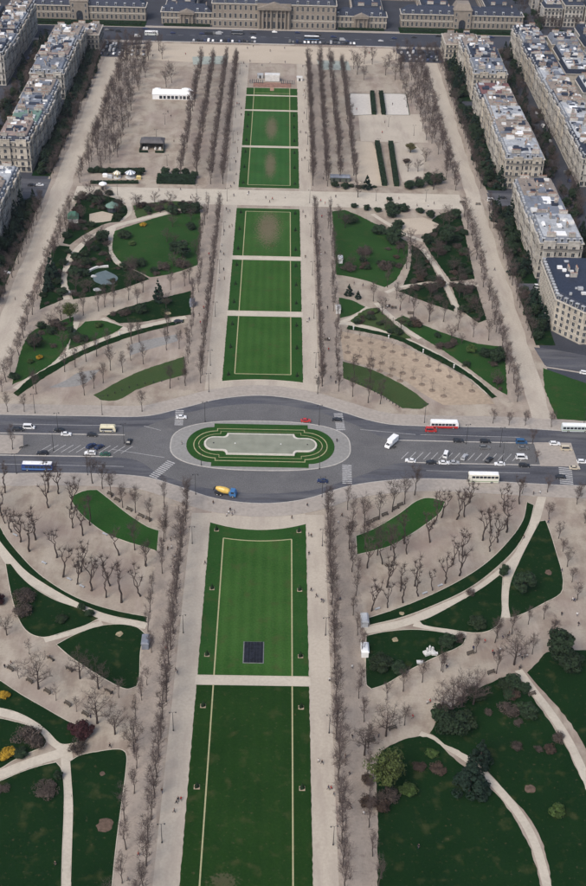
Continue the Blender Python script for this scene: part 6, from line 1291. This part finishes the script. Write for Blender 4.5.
# ================================================================ PEOPLE
hm = MB(); hm.tube([(-.02,0,1.62),(-.03,0,1.70),(0,0,1.79),(.01,0,1.83)], [.10,.125,.10,.02], 8); HAIR_ME = hm.mesh('hair', M_HAIR)
CO = {'black':(.02,.02,.024),'navy':(.02,.03,.07),'brown':(.08,.05,.035),'grey':(.12,.12,.125),'red':(.30,.03,.03),'white':(.6,.6,.6)}
PM = {}
def person(x, y, where, group, r=random.Random(31)):
    pose = r.choice(('stand','walk','stride')); c = r.choice(('black','black','navy','brown','grey','black','red','white')); l = r.choice(('black','navy','grey'))
    if (pose, c, l) not in PM: q = POSED[pose].copy(); q.materials[0] = mat('cloth_'+c, CO[c], var=0); q.materials[1] = mat('cloth_'+l, CO[l], var=0); PM[(pose, c, l)] = q
    o = thing('person', 'person in %s coat and %s trousers %s %s' % (c, l, 'standing' if pose == 'stand' else 'walking' if pose == 'walk' else 'striding', where), 'person', (x,y,.02), r.uniform(0,6.28), group, r.uniform(.94,1.04))
    link('body', PM[(pose, c, l)], o); link('hair', HAIR_ME, o)
PEOPLE = [('at the head of the dark square lawn', [(-10.8,363.7),(-9.5,362.7),(-8.7,364.2),(-11.4,362.1),(-10.3,365.4),(12.2,361.3),(-16.7,369.4),(17.9,369.1)]),
 ('on the promenade by the dark square lawn', [(18.2,351.5),(19.1,350.9),(18.1,340.9),(18.6,321.5),(20.3,318.4),(22.0,316.2),(22.5,315.9),(-17.8,334.7),(-23.4,281.3),(23.6,279.4)]),
 ('between plane trees near the blue bus grove', [(-30.6,347.3),(-31.2,342.1),(-30.0,343.1),(-27.8,341.3),(-28.5,337.9),(-28.3,331.9),(-24.0,282.5)]),
 ('on the promenade by the long lawn', [(19.5,246.7),(20.5,246.1),(22.1,236.9),(22.9,236.8),(23.6,234.7),(-19.6,232.1),(-18.8,232.3),(-20.0,231.1),(-20.4,228.0),(-24.3,235.0)]),
 ('on the tent side promenade past the fountain', [(-23.3,591.2),(-21.8,580.6),(-23.6,583.6),(-21.1,563.1),(-20.3,553.2),(-22.8,551.7),(-26.9,571.5),(-27.1,551.5),(-28.8,539.6),(-29.3,580.3)]),
 ('near the cross walk', [(-22.8,637.5),(-21.6,633.4),(-20.7,634.9),(-18.9,615.8),(-20.2,614.1),(-22.7,609.1),(-21.3,714.1),(-20.0,707.2),(-21.6,669.3),(-11.2,661.3),(-1.5,654.6),(0.7,648.7),(2.2,653.0)]),
 ('on the court promenade beyond the fountain', [(19.8,511.1),(20.7,512.9),(28.8,494.3),(29.4,494.3),(19.7,579.7)]+[(22.2,728.6),(19.0,636.4),(20.3,629.6)]),
 ('by the walk along the wedge lawn', [(101.4,311.5),(106.5,311.4),(106.5,318.9),(107.0,318.5),(106.0,306.6),(95.2,352.2),(103.1,379.1),(105.6,379.7),(98.9,307.0),(106.1,363.1),(105.6,361.5),(105.5,334.0)]),
 ('on the gravel by the shrubby lawn', [(84.3,291.5),(84.9,290.3),(85.9,291.1),(86.7,291.5),(83.9,286.3),(83.4,285.7),(74.1,297.7),(81.9,300.3),(80.1,299.6),(75.9,293.0),(76.2,291.9),(78.6,294.2),(70.0,294.6),(82.5,301.5),(60.5,286.0)]+[(30.8,285.1),(37.4,256.5),(60.8,286.3),(48.1,264.4),(53.0,270.2),(53.9,270.8),(57.7,270.3)]),
 ('on the side alley by the pond garden', [(-117.7,527.1),(-112.7,530.7),(-111.2,530.0),(-112.0,528.7),(-100.0,562.1),(-98.4,546.7)]),
 ('on the dark corner lawns', [(45.7,217.3)]+[(-28.8,213.7),(-50.1,210.3)]),
 ('by the benches near the band lawn', [(-76.9,282.9),(-75.2,284.4),(-63.7,287.5),(-56.2,282.0),(-49.1,270.2),(-47.7,262.4),(-42.4,272.4),(-40.7,251.2)]),
 ('on the gravel below the court garden', [(57.9,527.2),(58.9,528.0),(60.3,526.5),(43.2,550.6),(47.5,549.5),(63.9,526.2)]),
 ('on the island pavement', [(-30.9,408.1)]+[(30.2,412.0)]),
 ('on the open sand near the tent', [(-66.8,791.1),(-64.3,783.7),(-59.0,739.2),(-75.8,692.6),(-16.5,903.4),(-2.1,902.2),(8.8,903.1),(-7.7,894.7)]),
 ('on the court side alley', [(107.9,774.5),(109.1,747.2)]+[(114.7,569.6)]),
 ('on the open sand near the courts', [(70.3,762.7),(73.1,781.6),(56.0,804.8),(80.5,816.6),(31.3,684.5)])]
wr = random.Random(44)
PEOPLE += [('strolling on the far promenade', [(wr.choice((-1,1))*wr.uniform(18.5,23.5), wr.uniform(672,900)) for _ in range(26)]), ('on the long cross walk', [(wr.uniform(-100,100), wr.uniform(647,665)) for _ in range(16)]),
 ('under the plane trees before the avenue', [(wr.choice((-1,1))*wr.uniform(27,32), wr.uniform(205,365)) for _ in range(14)]), ('on the far sandy square', [(wr.uniform(-90,85), wr.uniform(908,942)) for _ in range(16)]), ('under the plane trees past the fountain', [(wr.choice((-1,1))*wr.uniform(27,32), wr.uniform(455,640)) for _ in range(18)])]
for where, pts in PEOPLE:
    for x, y in pts: person(x, y, where, 'people '+where)

# ================================================================ AIR
hz_ = MB(); hz_.box(-6200,6200,-3200,9200,-1.5,300)
hm_ = bpy.data.materials.new('haze_air'); hm_.use_nodes = True; hn = hm_.node_tree.nodes; hn.remove(hn['Principled BSDF'])
pv = hn.new('ShaderNodeVolumePrincipled'); pv.inputs['Color'].default_value = (0.80,0.88,1.0,1); pv.inputs['Density'].default_value = 0.00004; pv.inputs['Anisotropy'].default_value = 0.2
hm_.node_tree.links.new(pv.outputs[0], hn['Material Output'].inputs['Volume'])
hb = part('haze', hz_, hm_, None); hb['kind'] = 'stuff'
